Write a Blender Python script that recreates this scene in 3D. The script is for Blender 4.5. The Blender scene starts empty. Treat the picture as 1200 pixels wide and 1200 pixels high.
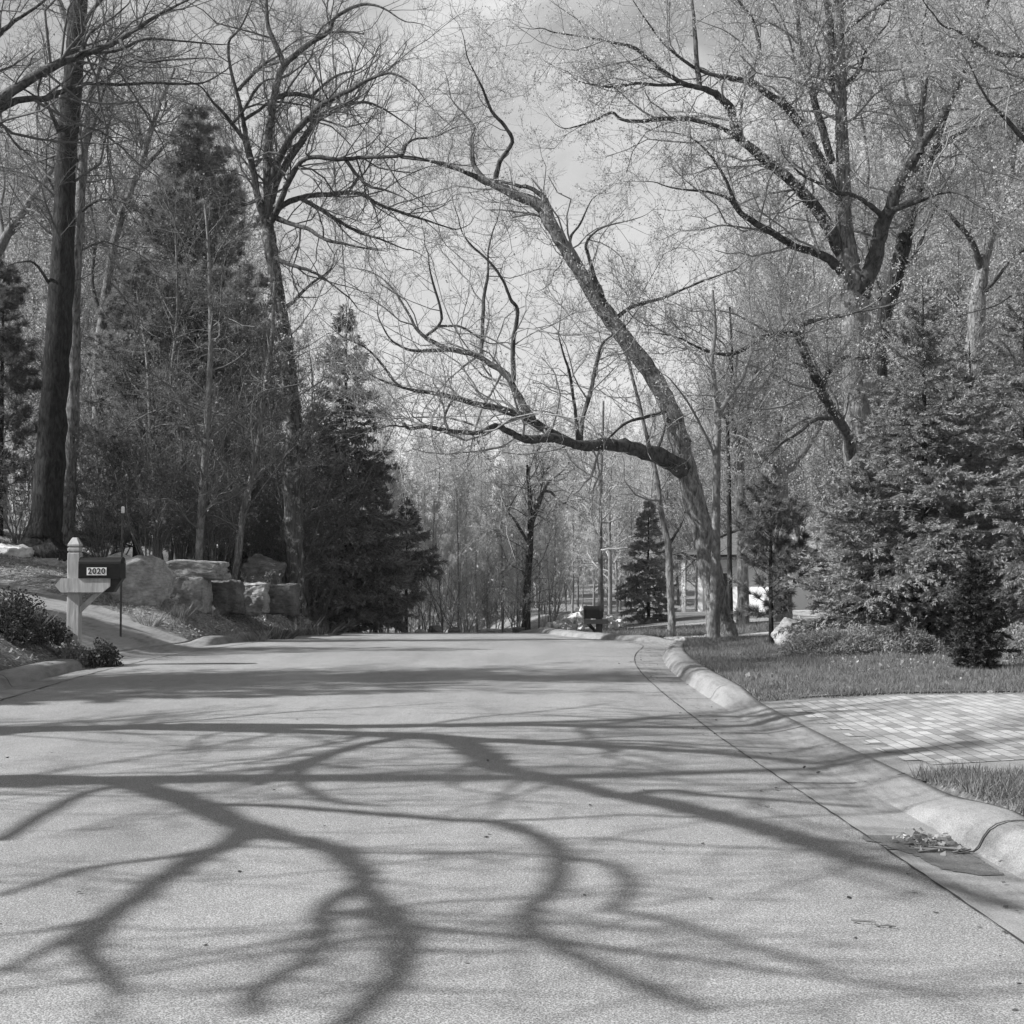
import bpy, bmesh, math, random
import numpy as np
from mathutils import Vector, noise as mnoise
D = math.radians
rng = np.random.default_rng(11)
random.seed(5)
SC = bpy.context.scene
COL = SC.collection
PI = math.pi

# ------------------------------------------------------------------ camera
CH = 1.45
FPX = 1650.0
PITCH = math.atan(65 / FPX)
cp, sp = math.cos(PITCH), math.sin(PITCH)
cam = bpy.data.cameras.new('camera')
cam.sensor_width = 36
cam.lens = 36 * FPX / 1200
cam.clip_start = 0.1
cam.clip_end = 3000
camo = bpy.data.objects.new('camera', cam)
COL.objects.link(camo)
camo.location = (0, 0, CH)
camo.rotation_euler = (PI / 2 + PITCH, 0, 0)
SC.camera = camo


def at(px, py, Y):
    u = (px - 600) / FPX
    v = (600 - py) / FPX
    t = Y / (cp - v * sp)
    return (t * u, Y, CH + t * (sp + v * cp))


def gnd(px, py):
    u = (px - 600) / FPX
    v = (600 - py) / FPX
    t = -CH / (sp + v * cp)
    return (t * u, t * (cp - v * sp))


# ------------------------------------------------------------------ light
SUN_AZ, SUN_EL = D(11), D(39)      # azimuth the light travels towards, from +X to +Y
sd = Vector((math.cos(SUN_EL) * math.cos(SUN_AZ), math.cos(SUN_EL) * math.sin(SUN_AZ), -math.sin(SUN_EL)))
sl = bpy.data.lights.new('sun', 'SUN')
sl.energy = 4.6
sl.angle = D(0.5)
so = bpy.data.objects.new('sun', sl)
COL.objects.link(so)
so.rotation_euler = sd.to_track_quat('-Z', 'Y').to_euler()
so.location = (-30, -5, 30)

SC.view_settings.view_transform = 'Standard'
SC.view_settings.look = 'None'
SC.view_settings.gamma = 1
SC.view_settings.exposure = 0.92
SC.render.engine = 'CYCLES'
SC.cycles.max_bounces = 4
SC.cycles.diffuse_bounces = 2
SC.cycles.glossy_bounces = 2
SC.cycles.transmission_bounces = 3


# ------------------------------------------------------------------ node helpers
class NT:
    def __init__(s, tree):
        s.t = tree
        s.n = tree.nodes
        s.n.clear()

    def __call__(s, typ, inp=None, **kw):
        nd = s.n.new(typ)
        for k, v in kw.items():
            setattr(nd, k, v)
        for k, v in (inp or {}).items():
            sock = nd.inputs[k]
            if isinstance(v, bpy.types.NodeSocket):
                s.t.links.new(v, sock)
            else:
                sock.default_value = v
        return nd

    def ramp(s, fac, stops):
        nd = s.n.new('ShaderNodeValToRGB')
        s.t.links.new(fac, nd.inputs[0])
        e = nd.color_ramp.elements
        while len(e) < len(stops):
            e.new(0.5)
        for el, (p, c) in zip(e, stops):
            el.position = p
            el.color = (c, c, c, 1)
        return nd.outputs[0]

    def mul(s, a, b):
        return s('ShaderNodeMath', {0: a, 1: b}, operation='MULTIPLY').outputs[0]

    def add(s, a, b):
        return s('ShaderNodeMath', {0: a, 1: b}, operation='ADD').outputs[0]

    def noise(s, vec, scale, detail=3, rough=.55, dist=0):
        return s('ShaderNodeTexNoise', {'Vector': vec, 'Scale': scale, 'Detail': detail, 'Roughness': rough, 'Distortion': dist}).outputs[0]


def g(v):
    return (v, v, v, 1)


def new_mat(name):
    m = bpy.data.materials.new(name)
    m.use_nodes = True
    return m, NT(m.node_tree)


def surf(m, N, col, rough=.9, bump=None, bstr=.3, bdist=.02, spec=.2):
    b = N('ShaderNodeBsdfPrincipled', {'Roughness': rough})
    b.inputs['Specular IOR Level'].default_value = spec
    if isinstance(col, bpy.types.NodeSocket):
        N.t.links.new(col, b.inputs['Base Color'])
    else:
        b.inputs['Base Color'].default_value = g(col)
    if bump is not None:
        bp = N('ShaderNodeBump', {'Height': bump, 'Strength': bstr, 'Distance': bdist})
        N.t.links.new(bp.outputs[0], b.inputs['Normal'])
    o = N('ShaderNodeOutputMaterial')
    N.t.links.new(b.outputs[0], o.inputs[0])
    return m


def coord(N, sc=(1, 1, 1)):
    c = N('ShaderNodeTexCoord').outputs['Object']
    return N('ShaderNodeMapping', {'Vector': c, 'Scale': sc}).outputs[0]


def mat_bark(name, lo, hi, sc=9, vs=.18, b=.8, sun_patch=0):
    m, N = new_mat(name)
    v = coord(N, (1, 1, vs))
    n1 = N.noise(v, sc, 5, .65, .6)
    n2 = N.noise(coord(N), 2.2, 3)
    f = N.add(N.mul(n1, .85), N.mul(n2, .2))
    c = N.ramp(f, [(.4, lo), (.53, (lo + hi) / 2), (.64, hi)])
    if sun_patch:
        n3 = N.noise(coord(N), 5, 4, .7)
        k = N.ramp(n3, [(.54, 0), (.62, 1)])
        c = N('ShaderNodeMix', {0: k, 6: c, 7: g(sun_patch)}, data_type='RGBA').outputs[2]
    return surf(m, N, c, .95, n1, b, .06, .1)


def mat_plain(name, v, rough=.8, spec=.2, var=.15, scale=20):
    m, N = new_mat(name)
    n = N.noise(coord(N), scale, 4)
    c = N.ramp(n, [(.3, v * (1 - var)), (.7, v * (1 + var))])
    return surf(m, N, c, rough, n, .08, .01, spec)


def mat_leaf(name, lo, hi, trans=.35, rough=.6):
    m, N = new_mat(name)
    r = N('ShaderNodeNewGeometry').outputs['Random Per Island']
    c = N.ramp(r, [(0, lo), (1, hi)])
    d = N('ShaderNodeBsdfPrincipled', {'Base Color': c, 'Roughness': rough})
    d.inputs['Specular IOR Level'].default_value = .15
    t = N('ShaderNodeBsdfTranslucent', {'Color': c})
    x = N('ShaderNodeMixShader', {0: trans, 1: d.outputs[0], 2: t.outputs[0]})
    o = N('ShaderNodeOutputMaterial')
    N.t.links.new(x.outputs[0], o.inputs[0])
    return m


M = {}
M['bark'] = mat_bark('oak_bark', .06, .3, 17, .28, 1.0)
M['bark_dark'] = mat_bark('dark_bark', .012, .05, 16, .28, 1.0)
M['bark_light'] = mat_bark('pale_bark', .1, .26, 18, .4, .5)
M['bark_patch'] = mat_bark('sun_patched_bark', .035, .13, 15, .2, 1.0, .28)  # pale patches painted into the bark colour as patchy sunlight on the trunk
M['limb'] = mat_bark('limb_bark', .025, .11, 12, .6, .5)
M['twig'] = mat_plain('twig_bark', .22, .9, .1)
M['twig_dark'] = mat_plain('dark_twig_bark', .11, .9, .1)
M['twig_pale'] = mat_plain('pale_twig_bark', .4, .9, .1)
M['twig_mid'] = mat_plain('grey_twig_bark', .16, .9, .1)
M['bud'] = mat_leaf('opening_leaves', .3, .52, .45)
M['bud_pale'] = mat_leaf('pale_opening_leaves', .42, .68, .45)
M['leaf_mid'] = mat_leaf('shrub_leaves', .12, .32, .4)
M['leaf_dark'] = mat_leaf('dark_shrub_leaves', .03, .1, .2)
M['needle'] = mat_leaf('spruce_needles', .18, .35, .2, .5)
M['needle_dark'] = mat_leaf('dark_spruce_needles', .09, .25, .15, .5)
M['needle_pine'] = mat_leaf('pine_needles', .17, .4, .3, .5)
M['needle_small'] = mat_leaf('young_pine_needles', .1, .26, .25, .5)
M['yew'] = mat_leaf('dwarf_conifer_needles', .025, .07, .1, .5)
M['grass'] = mat_leaf('grass_blades', .1, .25, .35)
M['dry'] = mat_leaf('dry_leaves', .16, .42, .2)
M['dry_grass'] = mat_leaf('dry_grass_blades', .14, .34, .3)
M['wood_grey'] = mat_bark('weathered_post_wood', .3, .46, 18, .12, .15)
M['black'] = mat_plain('black_painted_metal', .008, .55, .2, .1)
M['blackwood'] = mat_plain('dark_stained_wood', .05, .7, .2)
M['white'] = mat_plain('white_paint', .75, .6, .3, .05)
M['digit'] = mat_plain('black_lettering', .015, .5)
M['roof'] = mat_plain('roof_shingles', .11, .9, .1, .3, 9)
M['fascia'] = mat_plain('dark_fascia', .04, .8)
M['glass'] = mat_plain('window_glass', .05, .08, .6)
M['metal'] = mat_plain('marker_metal', .06, .5)


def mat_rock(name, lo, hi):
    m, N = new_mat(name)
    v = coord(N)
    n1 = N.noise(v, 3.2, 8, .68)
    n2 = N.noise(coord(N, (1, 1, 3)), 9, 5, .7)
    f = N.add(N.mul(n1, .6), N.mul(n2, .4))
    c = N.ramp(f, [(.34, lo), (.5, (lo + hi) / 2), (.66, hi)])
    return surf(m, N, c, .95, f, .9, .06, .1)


M['rock'] = mat_rock('limestone', .1, .46)
M['rock_pale'] = mat_rock('pale_limestone', .4, .75)
M['rock_dark'] = mat_rock('dark_limestone', .05, .2)  # darker tone of the same limestone


def mat_asphalt():
    m, N = new_mat('worn_asphalt')
    v = coord(N)
    f1 = N.noise(v, 130, 3, .85)
    f2 = N('ShaderNodeTexVoronoi', {'Vector': v, 'Scale': 150}).outputs['Distance']
    big = N.noise(coord(N, (1, .35, 1)), .55, 5, .6)
    med = N.add(N.mul(N.noise(coord(N, (1, .5, 1)), 5, 4, .6), .6), N.mul(N.noise(coord(N, (1, .03, 1)), 1.6, 3, .6), .4))
    s = N.add(N.mul(f1, .8), N.mul(f2, .28))
    c1 = N.ramp(s, [(.33, .035), (.5, .165), (.67, .4)])
    k = N.ramp(N.add(N.mul(big, .6), N.mul(med, .4)), [(.36, .76), (.64, 1.16)])
    c = N('ShaderNodeMix', {0: 1.0, 6: c1, 7: k}, data_type='RGBA', blend_type='MULTIPLY').outputs[2]
    return surf(m, N, c, .92, s, .45, .006, .15)


M['asphalt'] = mat_asphalt()


def mat_concrete(name, v0, grain=1.0):
    m, N = new_mat(name)
    v = coord(N)
    f1 = N.noise(v, 120, 3, .7)
    big = N.noise(v, 1.6, 6, .65)
    st = N.noise(coord(N, (3, .4, 1)), 6, 4, .6)
    c1 = N.ramp(f1, [(.3, v0 * (1 - .3 * grain)), (.7, v0 * (1 + .3 * grain))])
    k = N.ramp(N.add(N.mul(big, .6), N.mul(st, .4)), [(.36, .6), (.5, 1.0), (.64, 1.18)])
    c = N('ShaderNodeMix', {0: 1.0, 6: c1, 7: k}, data_type='RGBA', blend_type='MULTIPLY').outputs[2]
    return surf(m, N, c, .9, f1, .25, .006, .15)


M['concrete'] = mat_concrete('kerb_concrete', .215, 1.4)
M['drive'] = mat_concrete('driveway_concrete', .24, .8)
M['drive_pale'] = mat_concrete('pale_driveway_concrete', .38, .5)
M['stain'] = mat_concrete('damp_silt', .115, 1.8)
M['joint'] = mat_plain('joint_dirt', .035, .95)


def mat_pavers():
    m, N = new_mat('driveway_pavers')
    c = N('ShaderNodeTexCoord').outputs['Object']
    cr_ = N('ShaderNodeMapping', {'Vector': c, 'Rotation': (0, 0, PI / 2)}).outputs[0]
    b = N('ShaderNodeTexBrick', {'Vector': cr_, 'Color1': g(.2), 'Color2': g(.4), 'Mortar': g(.12), 'Scale': 1.0,
                                 'Mortar Size': .005, 'Bias': 0.0, 'Brick Width': .2, 'Row Height': .1})
    b.offset = .5
    n = N.noise(c, 60, 4)
    k = N.ramp(n, [(.3, .85), (.7, 1.12)])
    x = N('ShaderNodeMix', {0: 1.0, 6: b.outputs[0], 7: k}, data_type='RGBA', blend_type='MULTIPLY').outputs[2]
    return surf(m, N, x, .9, b.outputs[1], -.3, .01, .15)


M['pavers'] = mat_pavers()


def mat_soil():
    m, N = new_mat('woodland_soil')
    v = coord(N)
    n1 = N.noise(v, 14, 8, .75)
    n2 = N.noise(v, .7, 4)
    c1 = N.ramp(n1, [(.34, .08), (.5, .2), (.66, .42)])
    k = N.ramp(n2, [(.3, .7), (.7, 1.15)])
    c = N('ShaderNodeMix', {0: 1.0, 6: c1, 7: k}, data_type='RGBA', blend_type='MULTIPLY').outputs[2]
    return surf(m, N, c, .97, n1, .8, .05, .05)


def mat_lawn():
    m, N = new_mat('lawn_turf')
    v = coord(N)
    n1 = N.noise(v, 40, 5, .7)
    n2 = N.noise(v, 1.3, 4)
    c1 = N.ramp(n1, [(.35, .07), (.65, .2)])
    k = N.ramp(n2, [(.3, .75), (.7, 1.2)])
    c = N('ShaderNodeMix', {0: 1.0, 6: c1, 7: k}, data_type='RGBA', blend_type='MULTIPLY').outputs[2]
    return surf(m, N, c, .97, n1, .7, .03, .05)


M['soil'] = mat_soil()
M['lawn'] = mat_lawn()

# ------------------------------------------------------------------ sky
W = bpy.data.worlds.new('World')
SC.world = W
W.use_nodes = True
N = NT(W.node_tree)
sky = N('ShaderNodeTexSky')
sky.sky_type = 'NISHITA'
sky.sun_disc = False
sky.sun_elevation = SUN_EL
sky.sun_rotation = D(259)
sky.air_density = 1.0
sky.dust_density = .6
bw = N('ShaderNodeRGBToBW', {0: sky.outputs[0]}).outputs[0]
gc = N('ShaderNodeTexCoord').outputs['Generated']
mp = N('ShaderNodeMapping', {'Vector': gc, 'Scale': (1.0, 1.0, 2.2), 'Location': (.35, .1, .6)}).outputs[0]
cn = N.noise(mp, 3.4, 8, .55, .3)
zz = N('ShaderNodeSeparateXYZ', {0: gc}).outputs[2]
low = N('ShaderNodeMapRange', {0: zz, 1: .34, 2: .04, 3: 0.0, 4: .12}).outputs[0]
cm = N.ramp(N.add(cn, low), [(.46, 0), (.55, .4), (.68, 1)])
bwc = N('ShaderNodeMath', {0: bw, 1: 1.0}, operation='MULTIPLY').outputs[0]
mixc = N('ShaderNodeMix', {0: cm, 6: bwc, 7: g(4.7)}, data_type='RGBA').outputs[2]
bg = N('ShaderNodeBackground', {'Color': mixc, 'Strength': .098})
ow = N('ShaderNodeOutputWorld', {0: bg.outputs[0]})


# ------------------------------------------------------------------ objects
def tag(o, label=None, cat=None, group=None, kind=None):
    if label:
        o['label'] = label
    if cat:
        o['category'] = cat
    if group:
        o['group'] = group
    if kind:
        o['kind'] = kind
    return o


def thing(name, label, cat, base=(0, 0, 0), group=None):
    o = bpy.data.objects.new(name, None)
    COL.objects.link(o)
    o.location = base
    o.empty_display_size = .2
    return tag(o, label, cat, group)


class Geo:
    def __init__(s):
        s.V, s.F, s.n = [], [], 0

    def add(s, V, F):
        V = np.asarray(V, dtype=np.float32).reshape(-1, 3)
        F = np.asarray(F, dtype=np.int64)
        if len(V) == 0 or len(F) == 0:
            return
        s.V.append(V)
        s.F.append(F + s.n)
        s.n += len(V)

    def tubes(s, P, Rd, sides=4, cap=False):
        P = np.asarray(P, float)
        Rd = np.asarray(Rd, float)
        if len(P) == 0:
            return
        n, k, _ = P.shape
        T = np.gradient(P, axis=1)
        T /= np.linalg.norm(T, axis=2, keepdims=True) + 1e-9
        mean = P[:, -1] - P[:, 0]
        mean /= np.linalg.norm(mean, axis=1, keepdims=True) + 1e-9
        ref = np.where(np.abs(mean[:, 2:3]) > .7, np.array([[1., .13, 0]]), np.array([[0.07, 0, 1.]]))
        n1 = np.cross(T, ref[:, None, :])
        n1 /= np.linalg.norm(n1, axis=2, keepdims=True) + 1e-9
        n2 = np.cross(T, n1)
        a = np.arange(sides) * 2 * PI / sides
        V = P[:, :, None, :] + Rd[:, :, None, None] * (np.cos(a)[None, None, :, None] * n1[:, :, None, :] + np.sin(a)[None, None, :, None] * n2[:, :, None, :])
        idx = np.arange(n * k * sides).reshape(n, k, sides)
        A = idx[:, :-1]
        B = idx[:, 1:]
        F = np.stack([A, np.roll(A, -1, 2), np.roll(B, -1, 2), B], -1).reshape(-1, 4)
        s.add(V.reshape(-1, 3), F)
        if cap:
            for i in range(n):
                c = s.n
                ring = V[i, -1]
                s.add(np.vstack([ring, P[i, -1:] + T[i, -1:] * Rd[i, -1] * .4]), [[j, (j + 1) % sides, sides] for j in range(sides)])

    def leaves(s, P, A, B):
        """diamond leaves: base P, long axis A, half width B"""
        V = np.stack([P, P + .5 * A + B, P + A, P + .45 * A - B], 1)
        n = len(P)
        s.add(V.reshape(-1, 3), np.arange(n * 4).reshape(n, 4))

    def blades(s, P, A, B):
        V = np.stack([P - B, P + B, P + A], 1)
        n = len(P)
        s.add(V.reshape(-1, 3), np.arange(n * 3).reshape(n, 3))

    def box(s, x0, x1, y0, y1, z0, z1):
        V = [(x, y, z) for z in (z0, z1) for y in (y0, y1) for x in (x0, x1)]
        s.add(V, [(0, 2, 3, 1), (4, 5, 7, 6), (0, 1, 5, 4), (2, 6, 7, 3), (0, 4, 6, 2), (1, 3, 7, 5)])

    def prism(s, poly, axis, a, b):
        """extrude a 2-D polygon; axis 0: poly is (y,z); 1: (x,z); 2: (x,y)"""
        n = len(poly)
        V = []
        for d in (a, b):
            for p, q in poly:
                V.append({0: (d, p, q), 1: (p, d, q), 2: (p, q, d)}[axis])
        s.add(V, [(i, (i + 1) % n, n + (i + 1) % n, n + i) for i in range(n)])
        for cap in (list(range(n))[::-1], list(range(n, 2 * n))):
            s.add([V[i] for i in cap], [list(range(n))])

    def build(s, name, mat, parent=None, base=(0, 0, 0), smooth=True):
        if not s.V:
            return None
        me = bpy.data.meshes.new(name)
        V = np.concatenate(s.V) - np.asarray(base, np.float32)
        me.vertices.add(len(V))
        me.vertices.foreach_set('co', V.astype(np.float32).ravel())
        tot = np.concatenate([np.full(len(f), f.shape[1]) for f in s.F])
        loops = np.concatenate([f.ravel() for f in s.F]).astype(np.int32)
        me.loops.add(len(loops))
        me.loops.foreach_set('vertex_index', loops)
        me.polygons.add(len(tot))
        st = np.zeros(len(tot), np.int32)
        st[1:] = np.cumsum(tot)[:-1]
        me.polygons.foreach_set('loop_start', st)
        try:
            me.polygons.foreach_set('loop_total', tot.astype(np.int32))
        except Exception:
            pass
        me.polygons.foreach_set('use_smooth', np.full(len(tot), smooth))
        me.update(calc_edges=True)
        me.materials.append(mat)
        o = bpy.data.objects.new(name, me)
        COL.objects.link(o)
        if parent is not None:
            o.parent = parent
        else:
            o.location = base
        return o


def structure(o):
    o['kind'] = 'structure'
    return o


# ------------------------------------------------------------------ terrain
def ip(y, pts):
    return np.interp(y, [p[0] for p in pts], [p[1] for p in pts])


_LE = [(-30, -5.3), (8, -5.4), (15, -5.55), (19, -5.75), (23, -5.7), (26, -5.25), (29, -4.9), (35, -4.5), (42, -4.4), (60, -6.5), (90, -14)]
_RE = [(-30, 2.3), (5.4, 1.98), (8, 1.9), (12, 1.77), (16, 1.74), (19, 1.76), (21.7, 1.87), (24, 2.1), (26, 2.45), (27.4, 2.5), (28.4, 2.1), (29.5, 1.4), (31, .9), (34, .5), (38, .25), (45, -.4), (60, -2.4), (90, -9)]
_yy = np.linspace(-30, 90, 481)


def _sm(t):
    v = ip(_yy, t)
    k = np.ones(9) / 9
    return np.convolve(np.pad(v, 4, 'edge'), k, 'valid')


_le, _re = _sm(_LE), _sm(_RE)


def LE(y):
    return np.interp(y, _yy, _le)


def RE(y):
    return np.interp(y, _yy, _re)


def zr(y):
    y = np.asarray(y, float)
    d = np.clip(y - 24, 0, 46)
    z = -.00155 * d * d
    z = z - .1426 * np.clip(y - 70, 0, 14)
    return z


GW, KW = .46, .34          # gutter and kerb widths


def sstep(a, b, x):
    t = np.clip((x - a) / (b - a), 0, 1)
    return t * t * (3 - 2 * t)


def kR(y):
    y = np.asarray(y, float)
    return np.where(y < 12, 1 - sstep(7.6, 8.8, y), np.where(y < 22, sstep(14.3, 15.8, y), np.where(y < 27.1, 1 - sstep(25.6, 26.5, y), sstep(27.7, 28.5, y) * .6)))


def kL(y):
    y = np.asarray(y, float)
    return np.where(y < 23.5, 1 - sstep(20.2, 21.6, y), sstep(26.1, 27.2, y))


def hgt(x, y):
    x = np.asarray(x, float)
    y = np.asarray(y, float)
    z0 = zr(y)
    sl_ = (LE(y) - GW - KW) - x
    sr_ = x - (RE(y) + GW + KW)
    hill = 9 * sstep(105, 190, y)
    yc = y - .5 * np.clip(sl_, 0, 12)
    dr = sstep(20.2, 21.4, yc) * (1 - sstep(26.0, 27.2, yc))
    bank = .13 - .068 * dr * (1 - sstep(0, .8, sl_)) + .27 * np.clip(sl_, 0, 2) + .2 * np.clip(sl_ - 2, 0, 8) + .06 * np.clip(sl_ - 10, 0, 40)
    bank = bank + (1 - dr) * .3 * np.clip(sl_, 0, 1.1)
    left = bank + z0 * np.clip(1 - sl_ / 9, 0, 1)
    drv = sstep(8.6, 9.4, y) * (1 - sstep(14.5, 15.4, y))
    right = .12 - drv * (.065 - .045 * np.clip(sr_, 0, 1.4)) - .12 * sstep(27.5, 29.5, y) + .012 * np.clip(sr_, 0, 30) + z0 * (1 - .72 * sstep(0, 7, sr_)) + .05 * sstep(.3, 2.5, sr_) * sstep(14.5, 17, y) * (1 - sstep(25, 27, y))
    mid = z0 - .06
    h = np.where(sl_ > 0, left, np.where(sr_ > 0, right, mid))
    und = .10 * np.sin(x * .9 + 1.3) * np.sin(y * .7) * np.clip(np.maximum(sl_, sr_ - 6) / 6, 0, 1)
    far = sstep(75, 110, np.abs(y)) * 0
    return h + hill + und + far


def H1(x, y):
    return float(hgt(x, y))


def make_ground():
    xs = np.unique(np.concatenate([np.linspace(-240, -60, 12), np.linspace(-60, -16, 45), np.linspace(-16, 14, 201), np.linspace(14, 60, 47), np.linspace(60, 240, 12)]))
    ys = np.unique(np.concatenate([np.linspace(-60, -20, 6), np.linspace(-20, 6, 27), np.linspace(6, 40, 171), np.linspace(40, 110, 71), np.linspace(110, 300, 36)]))
    X, Y = np.meshgrid(xs, ys)
    Z = hgt(X, Y)
    nx, ny = len(xs), len(ys)
    idx = np.arange(nx * ny).reshape(ny, nx)
    F = np.stack([idx[:-1, :-1], idx[:-1, 1:], idx[1:, 1:], idx[1:, :-1]], -1).reshape(-1, 4)
    G = Geo()
    G.add(np.stack([X, Y, Z], -1).reshape(-1, 3), F)
    return structure(G.build('ground', M['soil']))


make_ground()


def sheet(name, mat, fx0, fx1, ys, fz, nx=12, lift=0):
    """strip between two x-curves over rows ys"""
    G = Geo()
    ys = np.asarray(ys)
    x0, x1 = fx0(ys), fx1(ys)
    t = np.linspace(0, 1, nx)
    X = x0[:, None] * (1 - t) + x1[:, None] * t
    Y = np.repeat(ys[:, None], nx, 1)
    Z = fz(X, Y) + lift
    idx = np.arange(X.size).reshape(X.shape)
    F = np.stack([idx[:-1, :-1], idx[:-1, 1:], idx[1:, 1:], idx[1:, :-1]], -1).reshape(-1, 4)
    G.add(np.stack([X, Y, Z], -1).reshape(-1, 3), F)
    return structure(G.build(name, mat))


YR = np.arange(-25, 88, .5)


def crown_(X, Y):
    c = (LE(Y) + RE(Y)) / 2
    w = (RE(Y) - LE(Y)) / 2
    return zr(Y) + .05 * (1 - ((X - c) / w) ** 2) * 0 + .0


sheet('road', M['asphalt'], LE, RE, YR, crown_, 13)


def kerb_profile(k):
    # (offset from the seam, height) for kerb multiplier k
    o = np.array([0, .15, .30, .45, .4501, .475, .50, .53, .57, .62, .68, .74, .80, .81])
    full = np.array([.0, -.004, -.008, -.012, -.012, .012, .06, .1, .128, .142, .147, .145, .136, -.02])
    flat = np.array([.0, -.003, -.005, -.004, -.004, -.002, .002, .006, .012, .021, .033, .047, .062, -.04])
    return o, k[:, None] * full + (1 - k[:, None]) * flat


def kerb(name, edge, sign, kf, mat):
    ys = np.arange(-25, 80, .2)
    k = kf(ys)
    o, z = kerb_profile(k)
    wv = np.convolve(rng.normal(0, .012, len(ys)), np.ones(5) / 3, 'same')
    wz = np.convolve(rng.normal(0, .006, len(ys)), np.ones(5) / 3, 'same')
    top = (o > .46) * 1.0
    X = edge(ys)[:, None] + sign * (o[None, :] + wv[:, None] * top * (o < .79) + rng.normal(0, .003, (len(ys), len(o))) * (o > .5) * (o < .79))
    Y = np.repeat(ys[:, None], len(o), 1)
    Z = zr(Y) + z + .001 + wz[:, None] * top * (o < .79) + rng.normal(0, .0025, Y.shape) * (o > .5) * (o < .79)
    idx = np.arange(X.size).reshape(X.shape)
    F = np.stack([idx[:-1, :-1], idx[:-1, 1:], idx[1:, 1:], idx[1:, :-1]], -1).reshape(-1, 4)
    G = Geo()
    m = 3          # the pan and the upstand are separate faces with a crease between them
    keep = [F.reshape(len(ys) - 1, -1, 4)[:, a:b].reshape(-1, 4) for a, b in ((0, m), (m + 1, len(o) - 1))]
    F = np.concatenate(keep)
    G.add(np.stack([X, Y, Z], -1).reshape(-1, 3), F if sign > 0 else F[:, ::-1])
    return structure(G.build(name, mat))


kerb('kerb', RE, 1, kR, M['concrete'])
kerb('kerb', LE, -1, kL, M['concrete'])


def seam(edge, off, y0, y1, w, wob):
    G = Geo()
    ys = np.arange(y0, y1, .12)
    x = edge(ys) + off + rng.normal(0, wob, len(ys))
    ww = w * rng.uniform(.25, 1.2, len(ys))
    z = zr(ys) + .006
    V = np.stack([np.stack([x - ww, ys, z], -1), np.stack([x + ww, ys, z], -1)], 1).reshape(-1, 3)
    i = np.arange(len(ys) - 1) * 2
    G.add(V, np.stack([i, i + 1, i + 3, i + 2], -1))
    return structure(G.build('road_joint', M['joint'], smooth=False))


seam(RE, 0, 3, 40, .007, .003)
seam(LE, 0, 8, 40, .01, .005)


def cross_joint(edge, sign, y, kf):
    k = kf(np.array([y]))
    o, z = kerb_profile(k)
    G = Geo()
    x = edge(np.array([y]))[0] + sign * o[:-1]
    zz = zr(y) + z[0][:-1] + .005
    V = np.concatenate([np.stack([x, np.full_like(x, y - .009), zz], -1), np.stack([x, np.full_like(x, y + .009), zz], -1)])
    n = len(x)
    i = np.arange(n - 1)
    G.add(V, np.stack([i, i + 1, n + i + 1, n + i], -1))
    structure(G.build('kerb_joint', M['joint']))


for y in (7.3, 9.55, 12.4, 15.7, 18.6, 21.4, 24.2):
    cross_joint(RE, 1, y, kR)
for y in (14.6, 17.3, 19.4, 27.6, 30.4):
    cross_joint(LE, -1, y, kL)


# driveways
def hd(X, Y):
    return hgt(X, Y)


def drive(name, mat, pts, lift=.02, n=120, m=28):
    """pts: list of (xa,ya,xb,yb): the two edges"""
    P = np.array(pts, float)
    t = np.linspace(0, len(P) - 1, n)
    A = np.stack([np.interp(t, np.arange(len(P)), P[:, i]) for i in range(4)], -1)
    s = np.linspace(0, 1, m)[None, :]
    X = A[:, 0:1] * (1 - s) + A[:, 2:3] * s
    Y = A[:, 1:2] * (1 - s) + A[:, 3:4] * s
    Z = hgt(X, Y) + lift
    G = Geo()
    idx = np.arange(X.size).reshape(X.shape)
    G.add(np.stack([X, Y, Z], -1).reshape(-1, 3), np.stack([idx[:-1, :-1], idx[:-1, 1:], idx[1:, 1:], idx[1:, :-1]], -1).reshape(-1, 4))
    return structure(G.build(name, mat))


xe = lambda y: float(RE(y)) + GW + KW - .01
# paved driveway on the right, laid in pale and dark pavers
sheet('paved_driveway', M['pavers'], lambda y: RE(y) + GW + KW + .16 + .12 * (np.floor(y / .24) % 2), lambda y: RE(y) + 18, np.linspace(9.85, 14.4, 160), hgt, 120, .010)
sheet('driveway_apron', M['concrete'], lambda y: RE(y) + GW + KW + .003, lambda y: RE(y) + 3.2, np.linspace(9.3, 14.6, 60), hgt, 40, .005)
# second driveway behind the grass island
drive('pale_driveway', M['drive_pale'], [(xe(26.6) + .3, 26.7, xe(28.0) + .45, 28.1), (4.5, 27.4, 4.2, 30.0), (6.5, 28.2, 6.0, 32.2), (9, 30, 8, 35.5), (13, 35, 9.5, 41), (15, 48, 9.0, 46), (16, 54, 9.0, 54)], .008)
drive('pale_driveway', M['drive_pale'], [(4.4, 38, 4.4, 40), (7, 38.5, 7, 41), (9.2, 38, 9.2, 42)], .02)
# left driveway climbing the bank
xl = lambda y: float(LE(y)) - GW - KW + .01
drive('driveway', M['drive'], [(xl(21.5), 21.4, xl(26.3), 26.4), (-7.4, 21.9, -6.6, 26.5), (-9.0, 22.8, -8.3, 27.4), (-11.5, 24.6, -10.8, 29.0), (-16, 27, -15, 31.5), (-26, 30, -26, 35)], .012)


# lawn sheets under the blades
def lawn(name, x0f, x1f, y0, y1, lift=.012):
    return sheet(name, M['lawn'], x0f, x1f, np.linspace(y0, y1, int((y1 - y0) / .25) + 2), hgt, 24, lift)


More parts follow.
